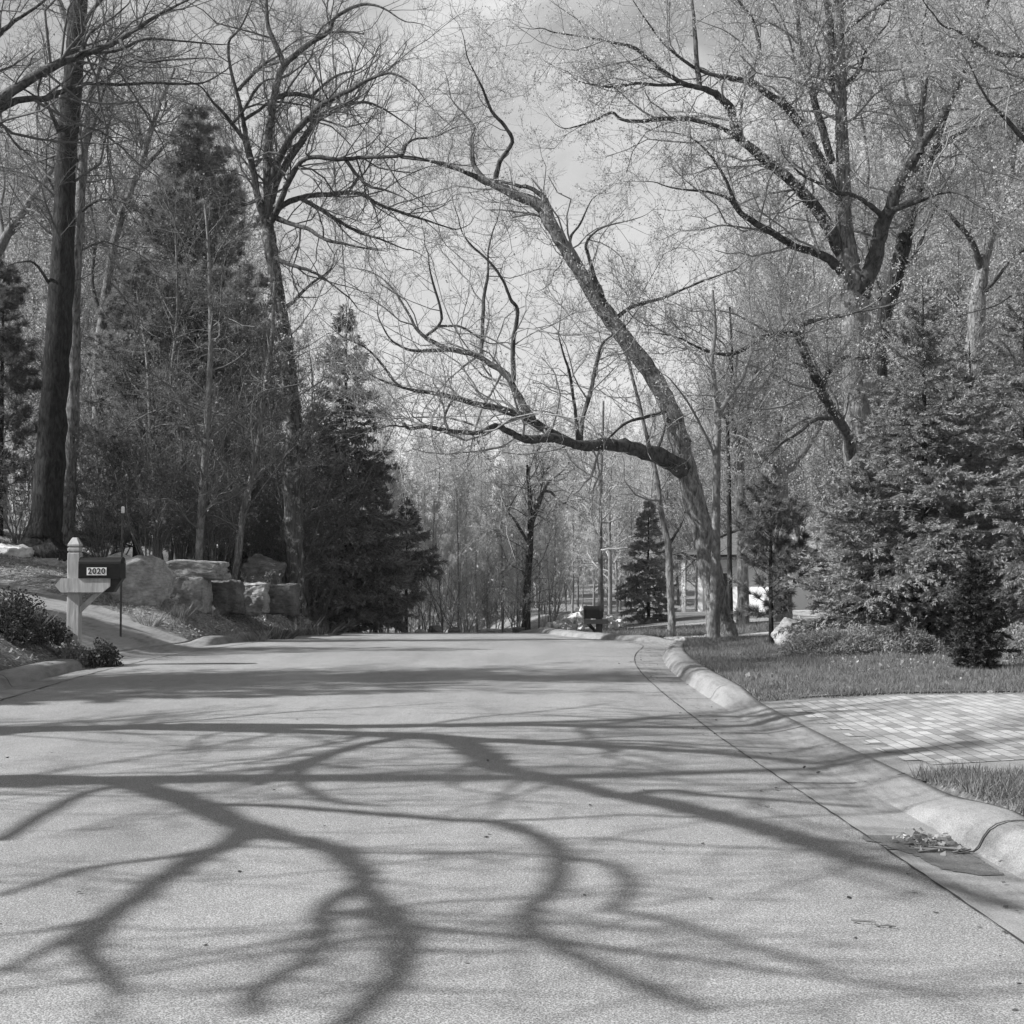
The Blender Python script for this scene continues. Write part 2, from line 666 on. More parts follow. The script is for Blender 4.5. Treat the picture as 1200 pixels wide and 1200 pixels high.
rx = lambda y: RE(y) + GW + KW - .012
lawn('lawn', rx, lambda y: y * 0 + 14., 14.75, 26.4)
lawn('lawn', rx, lambda y: y * 0 + 14., 2, 9.3)
lawn('lawn', rx, lambda y: y * 0 + np.clip(3.2 + (y - 28.5) * .8, 3, 6.5), 28.4, 37.6)

# ------------------------------------------------------------------ curve and tree tools


def cr(P, m=4):
    P = np.asarray(P, float)
    if len(P) < 3:
        t = np.linspace(0, 1, m + 1)[:, None]
        return P[0] * (1 - t) + P[-1] * t
    Q = np.vstack([2 * P[0] - P[1], P, 2 * P[-1] - P[-2]])
    out = []
    for i in range(1, len(Q) - 2):
        p0, p1, p2, p3 = Q[i - 1:i + 3]
        for j in range(m):
            t = j / m
            out.append(.5 * ((2 * p1) + (-p0 + p2) * t + (2 * p0 - 5 * p1 + 4 * p2 - p3) * t * t + (-p0 + 3 * p1 - 3 * p2 + p3) * t ** 3))
    out.append(P[-1])
    return np.array(out)


def resample(P, k):
    d = np.r_[0, np.cumsum(np.linalg.norm(np.diff(P[:, :3], axis=0), axis=1))]
    t = np.linspace(0, d[-1], k)
    return np.stack([np.interp(t, d, P[:, i]) for i in range(P.shape[1])], -1)


def norm(v):
    return v / (np.linalg.norm(v, axis=-1, keepdims=True) + 1e-9)


def kids(P, Rd, dens, tr=(.2, 1), ang=(35, 65), ratio=.5, lim=(.2, 3), rf=.6, rmin=.003, k=5, crook=.25, up=.08, flat=0, nmax=None, rend=.35, lead=0):
    """children of a set of polylines, all vectorised"""
    n, K, _ = P.shape
    L = np.linalg.norm(np.diff(P, axis=1), axis=2).sum(1)
    cnt = rng.poisson(np.maximum(dens * L * (tr[1] - tr[0]), .3))
    if nmax:
        cnt = np.minimum(cnt, nmax)
    i = np.repeat(np.arange(n), cnt)
    m = len(i)
    if m == 0:
        return np.zeros((0, k, 3)), np.zeros((0, k))
    t = rng.uniform(tr[0], tr[1], m)
    f = t * (K - 1)
    j = np.minimum(f.astype(int), K - 2)
    w = (f - j)[:, None]
    p = P[i, j] * (1 - w) + P[i, j + 1] * w
    r = Rd[i, j] * (1 - w[:, 0]) + Rd[i, j + 1] * w[:, 0]
    T = norm(P[i, j + 1] - P[i, j])
    q = rng.normal(size=(m, 3))
    if flat:
        side = np.cross(T, np.array([0, 0, 1.]))
        side = norm(side) * rng.choice([-1, 1], m)[:, None]
        q = side + rng.normal(size=(m, 3)) * (1 - flat)
    q = norm(q - (q * T).sum(1, keepdims=True) * T)
    a = np.radians(rng.uniform(ang[0], ang[1], m))[:, None]
    d = norm(np.cos(a) * T + np.sin(a) * q)
    ln = np.clip(L[i] * ratio * (1 - .5 * t), lim[0], lim[1]) * rng.uniform(.55, 1.3, m)
    step = (ln / (k - 1))[:, None]
    C = np.empty((m, k, 3))
    C[:, 0] = p
    for s in range(1, k):
        d = d + rng.normal(size=(m, 3)) * crook
        d[:, 2] += up
        d = norm(d)
        C[:, s] = C[:, s - 1] + d * step
    r0 = np.maximum(r * rf * rng.uniform(.6, 1, m), rmin)
    r0 = np.minimum(r0, np.maximum(ln * .0115, rmin))
    tt = np.linspace(0, 1, k)[None, :]
    Rc = r0[:, None] * (1 - tt) + np.maximum(r0 * rend, rmin * .6)[:, None] * tt
    return C, Rc


def leaf_on(G, P, per, size, tr=(.3, 1), spread=.03, hang=0.0, wid=.3):
    n, K, _ = P.shape
    if n == 0:
        return
    cnt = rng.poisson(per, n)
    i = np.repeat(np.arange(n), cnt)
    m = len(i)
    t = rng.uniform(tr[0], tr[1], m) * (K - 1)
    j = np.minimum(t.astype(int), K - 2)
    w = (t - j)[:, None]
    p = P[i, j] * (1 - w) + P[i, j + 1] * w + rng.normal(size=(m, 3)) * spread
    a = rng.normal(size=(m, 3))
    a[:, 2] -= hang
    a = norm(a) * (size * rng.uniform(.5, 1.3, m))[:, None]
    b = np.cross(a, rng.normal(size=(m, 3)))
    b = norm(b) * np.linalg.norm(a, axis=1, keepdims=True) * wid
    G.leaves(p, a, b)


def pts3(tr, y0, y1, Yb):
    n = len(tr)
    out = []
    for i, (px, py, w) in enumerate(tr):
        Y = y0 + (y1 - y0) * (i / max(n - 1, 1)) ** .9
        x, y, z = at(px, py, Y)
        out.append((x, y, z, w * .5 / FPX * Y))
    return np.array(out)


def jit(Q, amt):
    e = rng.normal(size=(len(Q), 3)) * amt * Q[:, 3:4]
    e[0] = 0
    Q = Q.copy()
    Q[:, :3] += e
    Q[:, 3] *= rng.uniform(.93, 1.08, len(Q))
    return Q


def tube_part(root, name, Q, mat, sides, base, label=None):
    G = Geo()
    G.tubes(Q[None, :, :3], Q[None, :, 3], sides, cap=True)
    o = G.build(name, mat, root, base)
    if label:
        o['label'] = label
    return o


DENS = 1.0


def extend(Q):
    """carry a limb on past its last traced point, thinning to a twig"""
    Q = Q.copy()
    n = len(Q)
    Q[:, 3] *= np.linspace(.98, .78, n)
    d = norm(Q[-1, :3] - Q[-2, :3])
    L = np.clip(70 * Q[-1, 3], .6, 2.4)
    p = Q[-1, :3].copy()
    out = []
    for i in range(4):
        d = norm(d + rng.normal(size=3) * .22 + np.array([0, 0, .05]))
        p = p + d * L / 4
        out.append([*p, max(Q[-1, 3] * (1 - (i + 1) / 4.3), .004)])
    return np.vstack([Q, out])


def traced_tree(name, label, cat, Y, trunk, limbs, bark='bark', limbmat='limb', twig='twig', tw=(1.6, 3.2, 5), leaf=None, group=None, twig_lim=(1.6, .8, .4),
                trunk_from=.45, crook=.28, up=.06, rmin=.0035, limb_parts=True, hang=.3, grounded=True, kk=(6, 5, 4), lscale=1.0):
    """trunk and limbs follow outlines measured in the photo, set at their own distance; twigs grow from them"""
    T = pts3(trunk, Y, Y, Y)
    if grounded:
        x, z = T[0, 0], H1(T[0, 0], Y)
        T = T[T[:, 2] > z + .25]
        r = T[0, 3]
        T = np.vstack([[x + (T[0, 0] - x) * .1, Y, z - .15, r * 1.55], [x + (T[0, 0] - x) * .2, Y, z + .12, r * 1.22], T])
    base = (T[0, 0], T[0, 1], T[0, 2] + .15)
    root = thing(name, label, cat, base, group)
    Q = jit(cr(T, 5), .05)
    tube_part(root, 'trunk', Q, M[bark], 12, base)
    seeds = []
    k = 14
    cut = Q[int(len(Q) * trunk_from):]
    seeds.append(resample(cut, k))
    GL = Geo()
    for pts, y0, y1 in limbs:
        Lb = pts3(pts, Y + y0, Y + y1, Y)
        Lb[:, 3] *= lscale
        S = jit(cr(extend(Lb), 4), .1)
        if limb_parts:
            tube_part(root, 'limb', S, M[limbmat], 8, base)
        else:
            GL.tubes(S[None, :, :3], S[None, :, 3], 6)
        seeds.append(resample(S, k))
    if not limb_parts and limbs:
        GL.build('limb', M[limbmat], root, base)
    S = np.array(seeds)
    grow_crown(root, base, S[:, :, :3], S[:, :, 3], tw, twig_lim, M[twig], leaf, crook, up, rmin, hang, kk)
    return root


def grow_crown(root, base, P0, R0, tw, lim, twigmat, leaf, crook, up, rmin, hang=.3, kk=(6, 5, 4)):
    G = Geo()
    P1, R1 = kids(P0, R0, tw[0] * 2.4 * DENS, (.12, 1), (35, 75), .55, (.5, lim[0] * 1.55), .5, rmin * 1.6, kk[0] + 1, crook, up)
    G.tubes(P1, R1, 5)
    P2, R2 = kids(P1, R1, tw[1] * 2.1 * DENS, (.12, 1), (30, 65), .5, (.3, lim[1] * 1.4), .6, rmin * 1.1, kk[1], crook, up * 1.3)
    G.tubes(P2, R2, 3)
    P3, R3 = kids(P2, R2, tw[2] * 2.1 * DENS, (.15, 1), (25, 60), .55, (.18, lim[2] * 1.15), .7, rmin * .75, 3, crook * 1.2, up)
    G.tubes(P3, R3, 3)
    G.build('crown', twigmat, root, base)
    if leaf:
        mat, per, size = leaf
        GLf = Geo()
        leaf_on(GLf, P3, per, size, (.3, 1), .025, hang)
        leaf_on(GLf, P2, per * .6, size, (.5, 1), .03, hang)
        GLf.build('leaves', M[mat], root, base)
    return len(P1), len(P2), len(P3)


# ------------------------------------------------------------------ the traced trees
A_tr = [(847, 748, 34), (839, 700, 30), (829, 650, 28), (815, 590, 26), (801, 540, 25), (789, 490, 23), (771, 450, 21), (746, 415, 20), (723, 385, 19), (700, 352, 19), (680, 318, 17), (662, 290, 16), (645, 262, 16), (632, 241, 14), (606, 229, 12), (585, 219, 10), (560, 208, 8)]
A_l = [
    ([(803, 552, 24), (780, 539, 22), (755, 529, 20), (725, 522, 17), (700, 521, 15), (680, 522, 13), (650, 513, 12), (615, 515, 11), (595, 505, 9), (580, 499, 8), (560, 507, 7), (525, 505, 6.5), (500, 500, 6), (480, 502, 5), (473, 497, 4)], 0, -4.5),
    ([(668, 519, 12), (640, 505, 11), (620, 492, 11), (590, 480, 9), (560, 474, 8), (530, 465, 7), (505, 460, 6), (487, 458, 5), (465, 452, 3.5)], -1.5, -3.0),
    ([(470, 453, 3.5), (462, 447, 3.5), (450, 430, 3.5), (437, 415, 3), (424, 405, 2.5), (408, 398, 2)], -3, -3.6),
    ([(628, 497, 9), (615, 478, 9), (603, 455, 8.5), (595, 440, 8), (575, 427, 7.5), (555, 415, 7), (530, 410, 7), (510, 402, 6), (490, 388, 5), (480, 370, 4), (465, 345, 3), (452, 330, 2.5)], -1.8, -.4),
    ([(528, 410, 5), (500, 411, 4.5), (480, 410, 4), (460, 400, 3)], -1.1, -1.6),
    ([(564, 420, 5.5), (565, 395, 5), (567, 350, 4.5), (572, 320, 3.5), (572, 295, 2.5), (578, 270, 2)], -1.3, -.2),
    ([(602, 446, 6), (601, 400, 5.5), (605, 380, 5), (606, 362, 5), (598, 350, 4.5), (590, 330, 4), (575, 308, 3.5), (550, 285, 3), (540, 268, 2)], -1.6, -2.4),
    ([(500, 393, 4), (515, 380, 3.5), (517, 365, 3.5), (507, 330, 3), (503, 312, 2)], -.9, -1.5),
    ([(515, 382, 3), (540, 383, 3), (560, 395, 2.5)], -1, -.6),
    ([(680, 521, 7), (682, 495, 5.5), (692, 460, 5.5), (698, 430, 5), (705, 405, 4), (716, 394, 3), (735, 380, 2)], -1.2, -.2),
    ([(678, 526, 6), (675, 490, 4.5), (668, 440, 4), (662, 420, 3), (655, 395, 2)], -1.2, -2.4),
    ([(525, 504, 4), (521, 490, 3.5), (526, 475, 3), (532, 466, 2.5)], -3.9, -2.6),
    ([(712, 372, 8), (707, 350, 7), (697, 325, 6), (690, 300, 5), (687, 285, 4), (700, 270, 3)], 0, -.8),
    ([(570, 212, 7), (556, 195, 6), (553, 165, 5), (556, 150, 4), (545, 135, 3), (530, 118, 2)], 0, .9),
    ([(580, 218, 7), (585, 190, 6), (600, 167, 5), (592, 148, 5), (576, 130, 4.5), (566, 105, 3.5), (556, 85, 2.5), (548, 68, 2)], 0, -1.2),
    ([(648, 262, 8), (640, 236, 7), (625, 222, 6), (605, 217, 5), (585, 212, 4)], .2, .7),
    ([(690, 335, 6), (672, 305, 5), (668, 280, 4), (680, 262, 3), (690, 240, 2)], .2, 1.4),
    ([(560, 208, 7), (540, 200, 5), (515, 192, 4), (490, 185, 3), (470, 182, 2)], 0, -1),
    ([(713, 380, 6), (740, 360, 5), (775, 350, 4), (810, 335, 3), (850, 320, 2)], 0, 1.6),
    ([(790, 480, 6), (760, 488, 4.5), (735, 495, 4), (715, 512, 3)], 0, -.8),
]
traced_tree('leaning_tree', 'large leaning tree arching over the road with a long horizontal limb', 'tree', 27, A_tr, A_l, 'bark', 'limb', 'twig', (1.5, 2.7, 3.2), ('bud', .9, .045), trunk_from=.5, lscale=1.0)

traced_tree('young_tree', 'slim pale straight trunk growing tight beside the leaning tree', 'tree', 26,
            [(836, 747, 14), (838, 690, 12), (839, 600, 10.5), (840, 520, 9.5), (841, 490, 8.5), (837, 450, 7), (834, 420, 6), (838, 385, 5), (835, 340, 3)],
            [([(841, 490, 7), (850, 472, 6), (862, 455, 5), (872, 440, 4), (880, 415, 3)], 0, 1), ([(840, 540, 4), (822, 500, 3.5), (805, 470, 3), (790, 450, 2)], 0, -.6), ([(836, 440, 4), (815, 415, 3.5), (790, 395, 3), (770, 385, 2)], 0, .6)],
            'bark_light', 'twig_mid', 'twig', (1.6, 3, 4), ('bud', 1.0, .04))

traced_tree('young_tree', 'thin crooked dark trunk at the kerb between mailbox and leaning tree', 'tree', 28.5,
            [(787, 749, 9), (787, 720, 8.5), (785, 680, 8.5), (783, 640, 8), (775, 600, 6.5), (770, 560, 5.5), (760, 520, 5), (748, 470, 4.5), (735, 420, 3.5), (720, 390, 2.5)],
            [([(783, 640, 4), (792, 625, 3.5), (800, 610, 3), (806, 590, 2)], 0, .6), ([(765, 540, 4), (778, 505, 3), (782, 470, 2.5)], 0, .6), ([(786, 650, 3), (800, 648, 2.5), (815, 655, 2)], 0, -.5)],
            'bark', 'limb', 'twig', (1.2, 2.6, 3), ('bud', .6, .04))

E_tr = [(1010, 760, 44), (1009, 650, 38), (1007, 560, 36), (1005, 480, 34), (1004, 420, 33), (1003, 380, 34), (1001, 345, 33), (995, 315, 27), (990, 270, 21), (988, 200, 17), (986, 150, 15), (985, 100, 13), (984, 50, 12), (982, 0, 11), (978, -60, 9), (975, -140, 6)]
E_l = [
    ([(1008, 345, 24), (1018, 322, 20), (1028, 285, 18), (1040, 250, 16), (1055, 215, 14), (1075, 180, 12), (1090, 155, 11), (1110, 125, 10), (1130, 80, 8), (1150, 30, 6), (1165, -30, 4)], 0, -1.5),
    ([(992, 322, 11), (965, 300, 9.5), (930, 288, 8.5), (900, 270, 8), (875, 255, 7), (862, 242, 6), (852, 232, 4.5), (830, 225, 3.5), (800, 222, 2.5)], 0, -2.5),
    ([(865, 245, 4), (850, 210, 3.5), (835, 185, 3), (815, 165, 2.5)], -2, -2.6),
    ([(989, 250, 12), (970, 205, 11), (948, 163, 10), (928, 133, 10), (908, 115, 9), (880, 98, 8), (860, 92, 7), (826, 85, 5), (800, 70, 4)], 0, -1.6),
    ([(880, 98, 7), (882, 80, 6.5), (890, 62, 5.5), (887, 40, 5), (880, 20, 4), (865, 0, 3), (850, -30, 2)], -1.1, -.2),
    ([(988, 300, 14), (962, 252, 13), (930, 215, 12), (900, 190, 11), (870, 165, 10), (862, 152, 10), (857, 128, 10), (848, 118, 9), (835, 108, 8), (818, 102, 7), (798, 97, 6), (770, 78, 5), (745, 57, 5), (720, 50, 4), (690, 44, 3), (650, 38, 2)], 0, -3),
    ([(820, 103, 6), (817, 75, 5.5), (814, 40, 5), (812, 10, 4), (806, -30, 3)], -1.8, -.6),
    ([(866, 160, 6), (840, 148, 5), (810, 140, 5), (780, 139, 5), (748, 142, 4), (728, 140, 4), (716, 132, 3.5), (695, 142, 3), (676, 148, 2)], -1.5, -3.5),
    ([(800, 98, 4), (775, 100, 3.5), (745, 98, 3.5), (715, 102, 3), (690, 98, 2)], -2.0, -3.5),
    ([(1001, 548, 12), (990, 505, 11), (972, 475, 11), (958, 448, 11), (945, 420, 10), (933, 392, 10), (905, 393, 7), (885, 401, 6), (858, 415, 5), (830, 412, 4), (812, 404, 3)], 0, -3.5),
    ([(936, 396, 9), (942, 380, 7), (965, 373, 6), (986, 370, 5), (1005, 365, 4)], -1.8, -3.4),
    ([(962, 455, 6), (972, 435, 5), (985, 422, 5), (995, 418, 4)], -1.2, -2.0),
    ([(975, 490, 5), (955, 492, 4), (935, 508, 3.5), (918, 518, 3), (905, 530, 2)], -.8, -2),
    ([(1036, 255, 6), (1020, 241, 5.5), (1000, 229, 5), (975, 225, 5), (960, 215, 4), (940, 205, 3), (925, 190, 2)], -.5, -2.2),
    ([(1044, 247, 7), (1075, 236, 6), (1100, 226, 5), (1125, 226, 4), (1145, 240, 3)], -.6, -2.2),
    ([(1078, 182, 9), (1079, 140, 7), (1083, 110, 6), (1087, 75, 5), (1080, 40, 3)], -.9, .6),
    ([(988, 130, 9), (976, 95, 9), (975, 50, 9), (970, 10, 8), (960, -30, 6), (945, -90, 4)], 0, 1.2),
    ([(975, 190, 9), (955, 120, 8), (945, 85, 8), (938, 50, 6), (935, 20, 5), (930, -20, 3)], 0, 1.8),
    ([(990, 100, 6), (1005, 85, 5), (1015, 60, 4), (1030, 40, 3)], 0, .8),
    ([(1060, 210, 7), (1085, 190, 6), (1110, 165, 5), (1140, 150, 4), (1180, 140, 3)], -.7, 1.5),
    ([(985, 40, 6), (1010, 20, 5), (1040, 0, 4), (1065, -30, 3)], 0, -1.4),
]
traced_tree('oak_tree', 'massive forked oak with furrowed bark rising behind the spruce on the right', 'tree', 31, E_tr, E_l, 'bark', 'limb', 'twig', (1.5, 2.9, 4.0), ('bud_pale', 4.6, .046), trunk_from=.62, hang=.6, lscale=1.15)

traced_tree('oak_tree', 'dark knotty trunk close behind the massive forked oak', 'tree', 34,
            [(1028, 740, 22), (1030, 600, 20), (1031, 450, 18), (1034, 385, 18), (1048, 330, 18), (1058, 290, 18), (1066, 255, 15), (1080, 215, 10), (1098, 165, 8), (1115, 110, 6), (1125, 50, 4)],
            [([(1052, 320, 6), (1070, 300, 5), (1085, 270, 4), (1100, 230, 3)], 0, 1.5), ([(1032, 350, 8), (1020, 310, 6), (1012, 260, 5), (1018, 200, 4), (1010, 140, 3)], 0, 2), ([(1090, 190, 6), (1075, 150, 5), (1060, 100, 4), (1055, 50, 3)], 0, 1)],
            'bark_dark', 'limb', 'twig', (1.6, 3, 4), ('bud', 3.4, .05), hang=.6)

traced_tree('oak_tree', 'grey oak trunk near the right edge rising out of the spruce tops', 'tree', 38,
            [(1138, 745, 26), (1140, 600, 23), (1141, 480, 22), (1142, 400, 21), (1148, 340, 17), (1154, 300, 14), (1165, 265, 12), (1180, 220, 10), (1190, 160, 8), (1200, 90, 6), (1205, 20, 4)],
            [([(1150, 320, 9), (1140, 285, 7), (1122, 262, 6), (1105, 245, 5), (1085, 235, 3)], 0, -1), ([(1172, 245, 7), (1160, 190, 6), (1150, 130, 5), (1155, 70, 4), (1150, 10, 3)], 0, 1.5), ([(1146, 350, 6), (1165, 330, 5), (1185, 305, 4), (1205, 290, 3)], 0, -1), ([(1185, 180, 6), (1210, 130, 5), (1235, 90, 4)], 0, 1)],
            'bark', 'limb', 'twig', (1.7, 3, 4), ('bud', 3.4, .055), hang=.6)

traced_tree('oak_tree', 'oak just past the right edge reaching crooked limbs into the upper corner', 'tree', 26,
            [(1290, 760, 36), (1285, 600, 32), (1280, 400, 28), (1276, 250, 24), (1270, 120, 20), (1265, 0, 14), (1262, -120, 8)],
            [([(1276, 230, 12), (1240, 190, 10), (1215, 175, 8), (1195, 158, 7), (1180, 140, 6), (1160, 120, 4), (1145, 95, 3)], 0, -1), ([(1272, 140, 12), (1235, 90, 10), (1200, 66, 8), (1175, 64, 7), (1150, 55, 6), (1125, 38, 4), (1105, 30, 3)], 0, -1.5), ([(1270, 60, 10), (1230, 20, 8), (1195, -10, 6), (1160, -30, 4)], 0, .5), ([(1280, 330, 9), (1240, 320, 7), (1210, 330, 5), (1180, 350, 3)], 0, -.8)],
            'bark', 'limb', 'twig', (1.8, 3, 4), ('bud', 3.4, .05), hang=.6)

J_tr = [(350, 745, 24), (347, 700, 22), (345, 650, 21), (343, 600, 21), (343, 540, 20), (345, 500, 19), (341, 460, 18), (334, 400, 17), (328, 360, 16), (320, 310, 16), (315, 275, 15), (313, 250, 13), (314, 230, 11), (313, 190, 10), (316, 150, 9), (321, 115, 9), (328, 85, 8), (332, 75, 7), (322, 50, 6), (314, 30, 5), (312, 0, 4), (308, -50, 3)]
J_l = [
    ([(330, 80, 7), (345, 65, 7), (365, 50, 6.5), (385, 37, 6), (392, 22, 5), (410, 10, 5), (430, 5, 4), (450, 10, 3), (472, 24, 2)], 0, -1.6),
    ([(386, 38, 3), (410, 37, 2.5), (425, 40, 2)], -1.2, -1.8),
    ([(315, 228, 10), (322, 198, 9.5), (335, 170, 9), (345, 155, 8.5), (360, 140, 8), (375, 125, 7.5), (395, 113, 7), (415, 103, 6), (435, 92, 5), (455, 86, 4), (470, 90, 3), (486, 101, 2)], 0, -2.4),
    ([(317, 238, 10), (325, 212, 9), (340, 185, 9), (355, 165, 8.5), (366, 147, 7.5), (385, 130, 6), (410, 122, 5), (430, 120, 4), (450, 128, 3), (470, 141, 2)], 0, .8),
    ([(316, 262, 9), (325, 245, 8), (335, 220, 7.5), (345, 200, 7), (355, 188, 6), (370, 184, 6), (395, 187, 6), (420, 185, 5.5), (445, 184, 5), (470, 182, 4.5), (476, 170, 4), (486, 163, 3.5), (510, 160, 3), (532, 150, 2)], 0, -3),
    ([(470, 184, 3.5), (490, 187, 3), (515, 190, 3), (545, 194, 2)], -2.2, -3.2),
    ([(315, 250, 8), (340, 236, 7), (360, 230, 7), (385, 228, 6.5), (405, 226, 6), (425, 228, 5), (445, 240, 4.5), (480, 252, 4), (505, 260, 3), (530, 268, 2)], 0, 1.8),
    ([(317, 252, 8), (340, 262, 6), (360, 268, 5.5), (380, 280, 5), (400, 285, 4), (428, 291, 2.5)], 0, -1.7),
    ([(352, 232, 6), (375, 245, 5.5), (395, 258, 5), (420, 272, 4), (445, 280, 3), (472, 291, 2)], .6, 2.6),
    ([(405, 187, 5), (418, 205, 4.5), (432, 218, 4), (450, 222, 3), (470, 230, 2)], -1.5, -2.5),
    ([(314, 268, 10), (303, 235, 9), (296, 195, 8), (289, 165, 7), (285, 140, 6), (278, 110, 5), (270, 80, 4.5), (268, 50, 4), (280, 35, 3)], 0, -.9),
    ([(288, 165, 5.5), (272, 145, 5), (262, 132, 4.5), (250, 120, 3.5), (236, 102, 2.5), (222, 96, 2)], -.5, -1.6),
    ([(272, 145, 4), (285, 130, 4), (300, 105, 4), (312, 94, 3), (325, 92, 2)], -.9, .2),
    ([(280, 105, 4.5), (295, 88, 4.5), (310, 75, 4), (325, 66, 3)], -.7, 1.0),
    ([(287, 140, 4.5), (305, 128, 4.5), (317, 120, 4)], -.6, .0),
    ([(321, 115, 6), (340, 110, 6), (358, 112, 5), (372, 117, 4), (380, 122, 3)], 0, 1),
    ([(366, 112, 4), (385, 95, 3.5), (402, 86, 3), (420, 82, 2)], .7, 1.5),
    ([(318, 300, 7), (340, 310, 5), (365, 318, 4), (385, 330, 3), (400, 342, 2.5)], 0, -1.6),
    ([(328, 365, 6), (345, 352, 5), (362, 335, 4), (380, 322, 3)], 0, 1.2),
    ([(300, 235, 5), (285, 240, 4), (270, 232, 3), (255, 228, 2)], -.3, -1.5),
]
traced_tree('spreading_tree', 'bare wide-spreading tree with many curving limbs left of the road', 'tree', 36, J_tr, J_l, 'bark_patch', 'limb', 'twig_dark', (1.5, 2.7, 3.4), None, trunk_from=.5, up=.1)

traced_tree('tall_tree', 'thick dark straight trunk at the left edge above the driveway', 'tree', 33,
            [(50, 632, 46), (55, 600, 39), (62, 500, 33), (68, 400, 31), (73, 300, 27), (77, 200, 25), (83, 120, 24), (89, 50, 22), (92, 0, 20), (97, -90, 16)],
            [([(83, 40, 9), (76, 20, 8), (69, 0, 7), (60, -30, 5)], 0, 1), ([(72, 160, 6), (62, 138, 5), (55, 122, 4), (40, 112, 3)], 0, -1), ([(60, 335, 4), (40, 308, 3), (20, 308, 2)], 0, -1), ([(92, 40, 6), (110, 10, 5), (135, -15, 4)], 0, -.5)],
            'bark_dark', 'limb', 'twig_dark', (.8, 2.4, 3.4), None)

traced_tree('tall_tree', 'slimmer sunlit trunk just right of the thick dark trunk', 'tree', 36,
            [(78, 625, 20), (82, 540, 17), (85, 480, 16), (87, 400, 15), (87, 340, 14), (92, 260, 13), (97, 190, 11), (101, 150, 9), (104, 118, 8), (115, 85, 6), (124, 62, 4), (130, 30, 3)],
            [([(98, 180, 6), (112, 140, 5), (125, 95, 4), (140, 70, 3)], 0, 1), ([(90, 190, 5), (80, 150, 4), (60, 120, 3)], 0, -1), ([(92, 250, 4), (115, 235, 3.5), (140, 235, 3), (165, 250, 2)], 0, -1)],
            'bark', 'limb', 'twig_dark', (1.5, 3, 4), ('bud', .5, .05))

traced_tree('roadside_tree', 'bare tree past the left edge sending long level limbs across the top', 'tree', 27,
            [(-85, 660, 44), (-75, 500, 40), (-65, 350, 36), (-58, 220, 32), (-52, 120, 26), (-48, 20, 20), (-45, -80, 12)],
            [([(-56, 180, 16), (-25, 138, 14), (15, 106, 13), (50, 84, 12), (90, 66, 10), (130, 52, 8), (165, 30, 6), (200, 10, 4), (232, -6, 3)], 0, -1),
             ([(-54, 170, 12), (-10, 134, 10), (20, 118, 9), (55, 115, 8), (72, 107, 7), (100, 98, 5), (140, 99, 4.5), (180, 97, 4), (210, 98, 3.5), (238, 97, 3), (262, 84, 2)], 0, 1.5),
             ([(55, 82, 6), (75, 68, 6), (100, 62, 5), (135, 60, 4), (170, 46, 4), (210, 48, 3), (255, 52, 2)], -.5, .8),
             ([(-52, 120, 10), (-15, 60, 8), (10, 30, 6), (40, 10, 4), (70, -15, 3)], 0, 1),
             ([(95, 62, 5), (105, 40, 4), (130, 22, 3), (150, 5, 2)], -.7, .2),
             ([(140, 46, 5), (150, 62, 4), (170, 72, 3.5), (200, 70, 3), (240, 68, 2)], -.8, -1.8)],
            'bark_dark', 'limb', 'twig_dark', (1.3, 2.6, 3.4), None)

traced_tree('woodland_tree', 'grey leaning tree between the dark trunks and the tall pine', 'tree', 42,
            [(118, 640, 15), (116, 540, 13), (114, 430, 12), (121, 370, 11), (135, 280, 10), (152, 225, 9), (165, 195, 8), (176, 155, 7), (190, 115, 5), (205, 80, 3)],
            [([(160, 205, 6), (180, 185, 5), (196, 168, 4), (215, 160, 3)], 0, 1), ([(120, 380, 6), (108, 330, 5), (112, 280, 4), (104, 230, 3)], 0, 1), ([(122, 372, 6), (140, 345, 5), (160, 350, 4), (175, 375, 3)], 0, -1), ([(170, 180, 5), (160, 140, 4), (150, 100, 3)], 0, 1)],
            'bark', 'limb', 'twig_mid', (1.8, 3, 4), ('bud', .7, .06))

traced_tree('woodland_tree', 'slanting grey limb-like tree low against the left edge', 'tree', 40,
            [(-60, 640, 20), (-45, 480, 17), (-28, 350, 14), (0, 290, 12), (22, 255, 10), (42, 225, 7), (60, 200, 5), (78, 170, 3)],
            [([(5, 285, 6), (0, 250, 5), (5, 210, 4), (-5, 170, 3)], 0, 1), ([(30, 245, 5), (45, 250, 4), (62, 262, 3)], 0, -1), ([(-20, 330, 6), (0, 335, 4), (20, 350, 3)], 0, -1)],
            'bark_light', 'twig_mid', 'twig_mid', (1.8, 3, 4), ('bud', .8, .06))

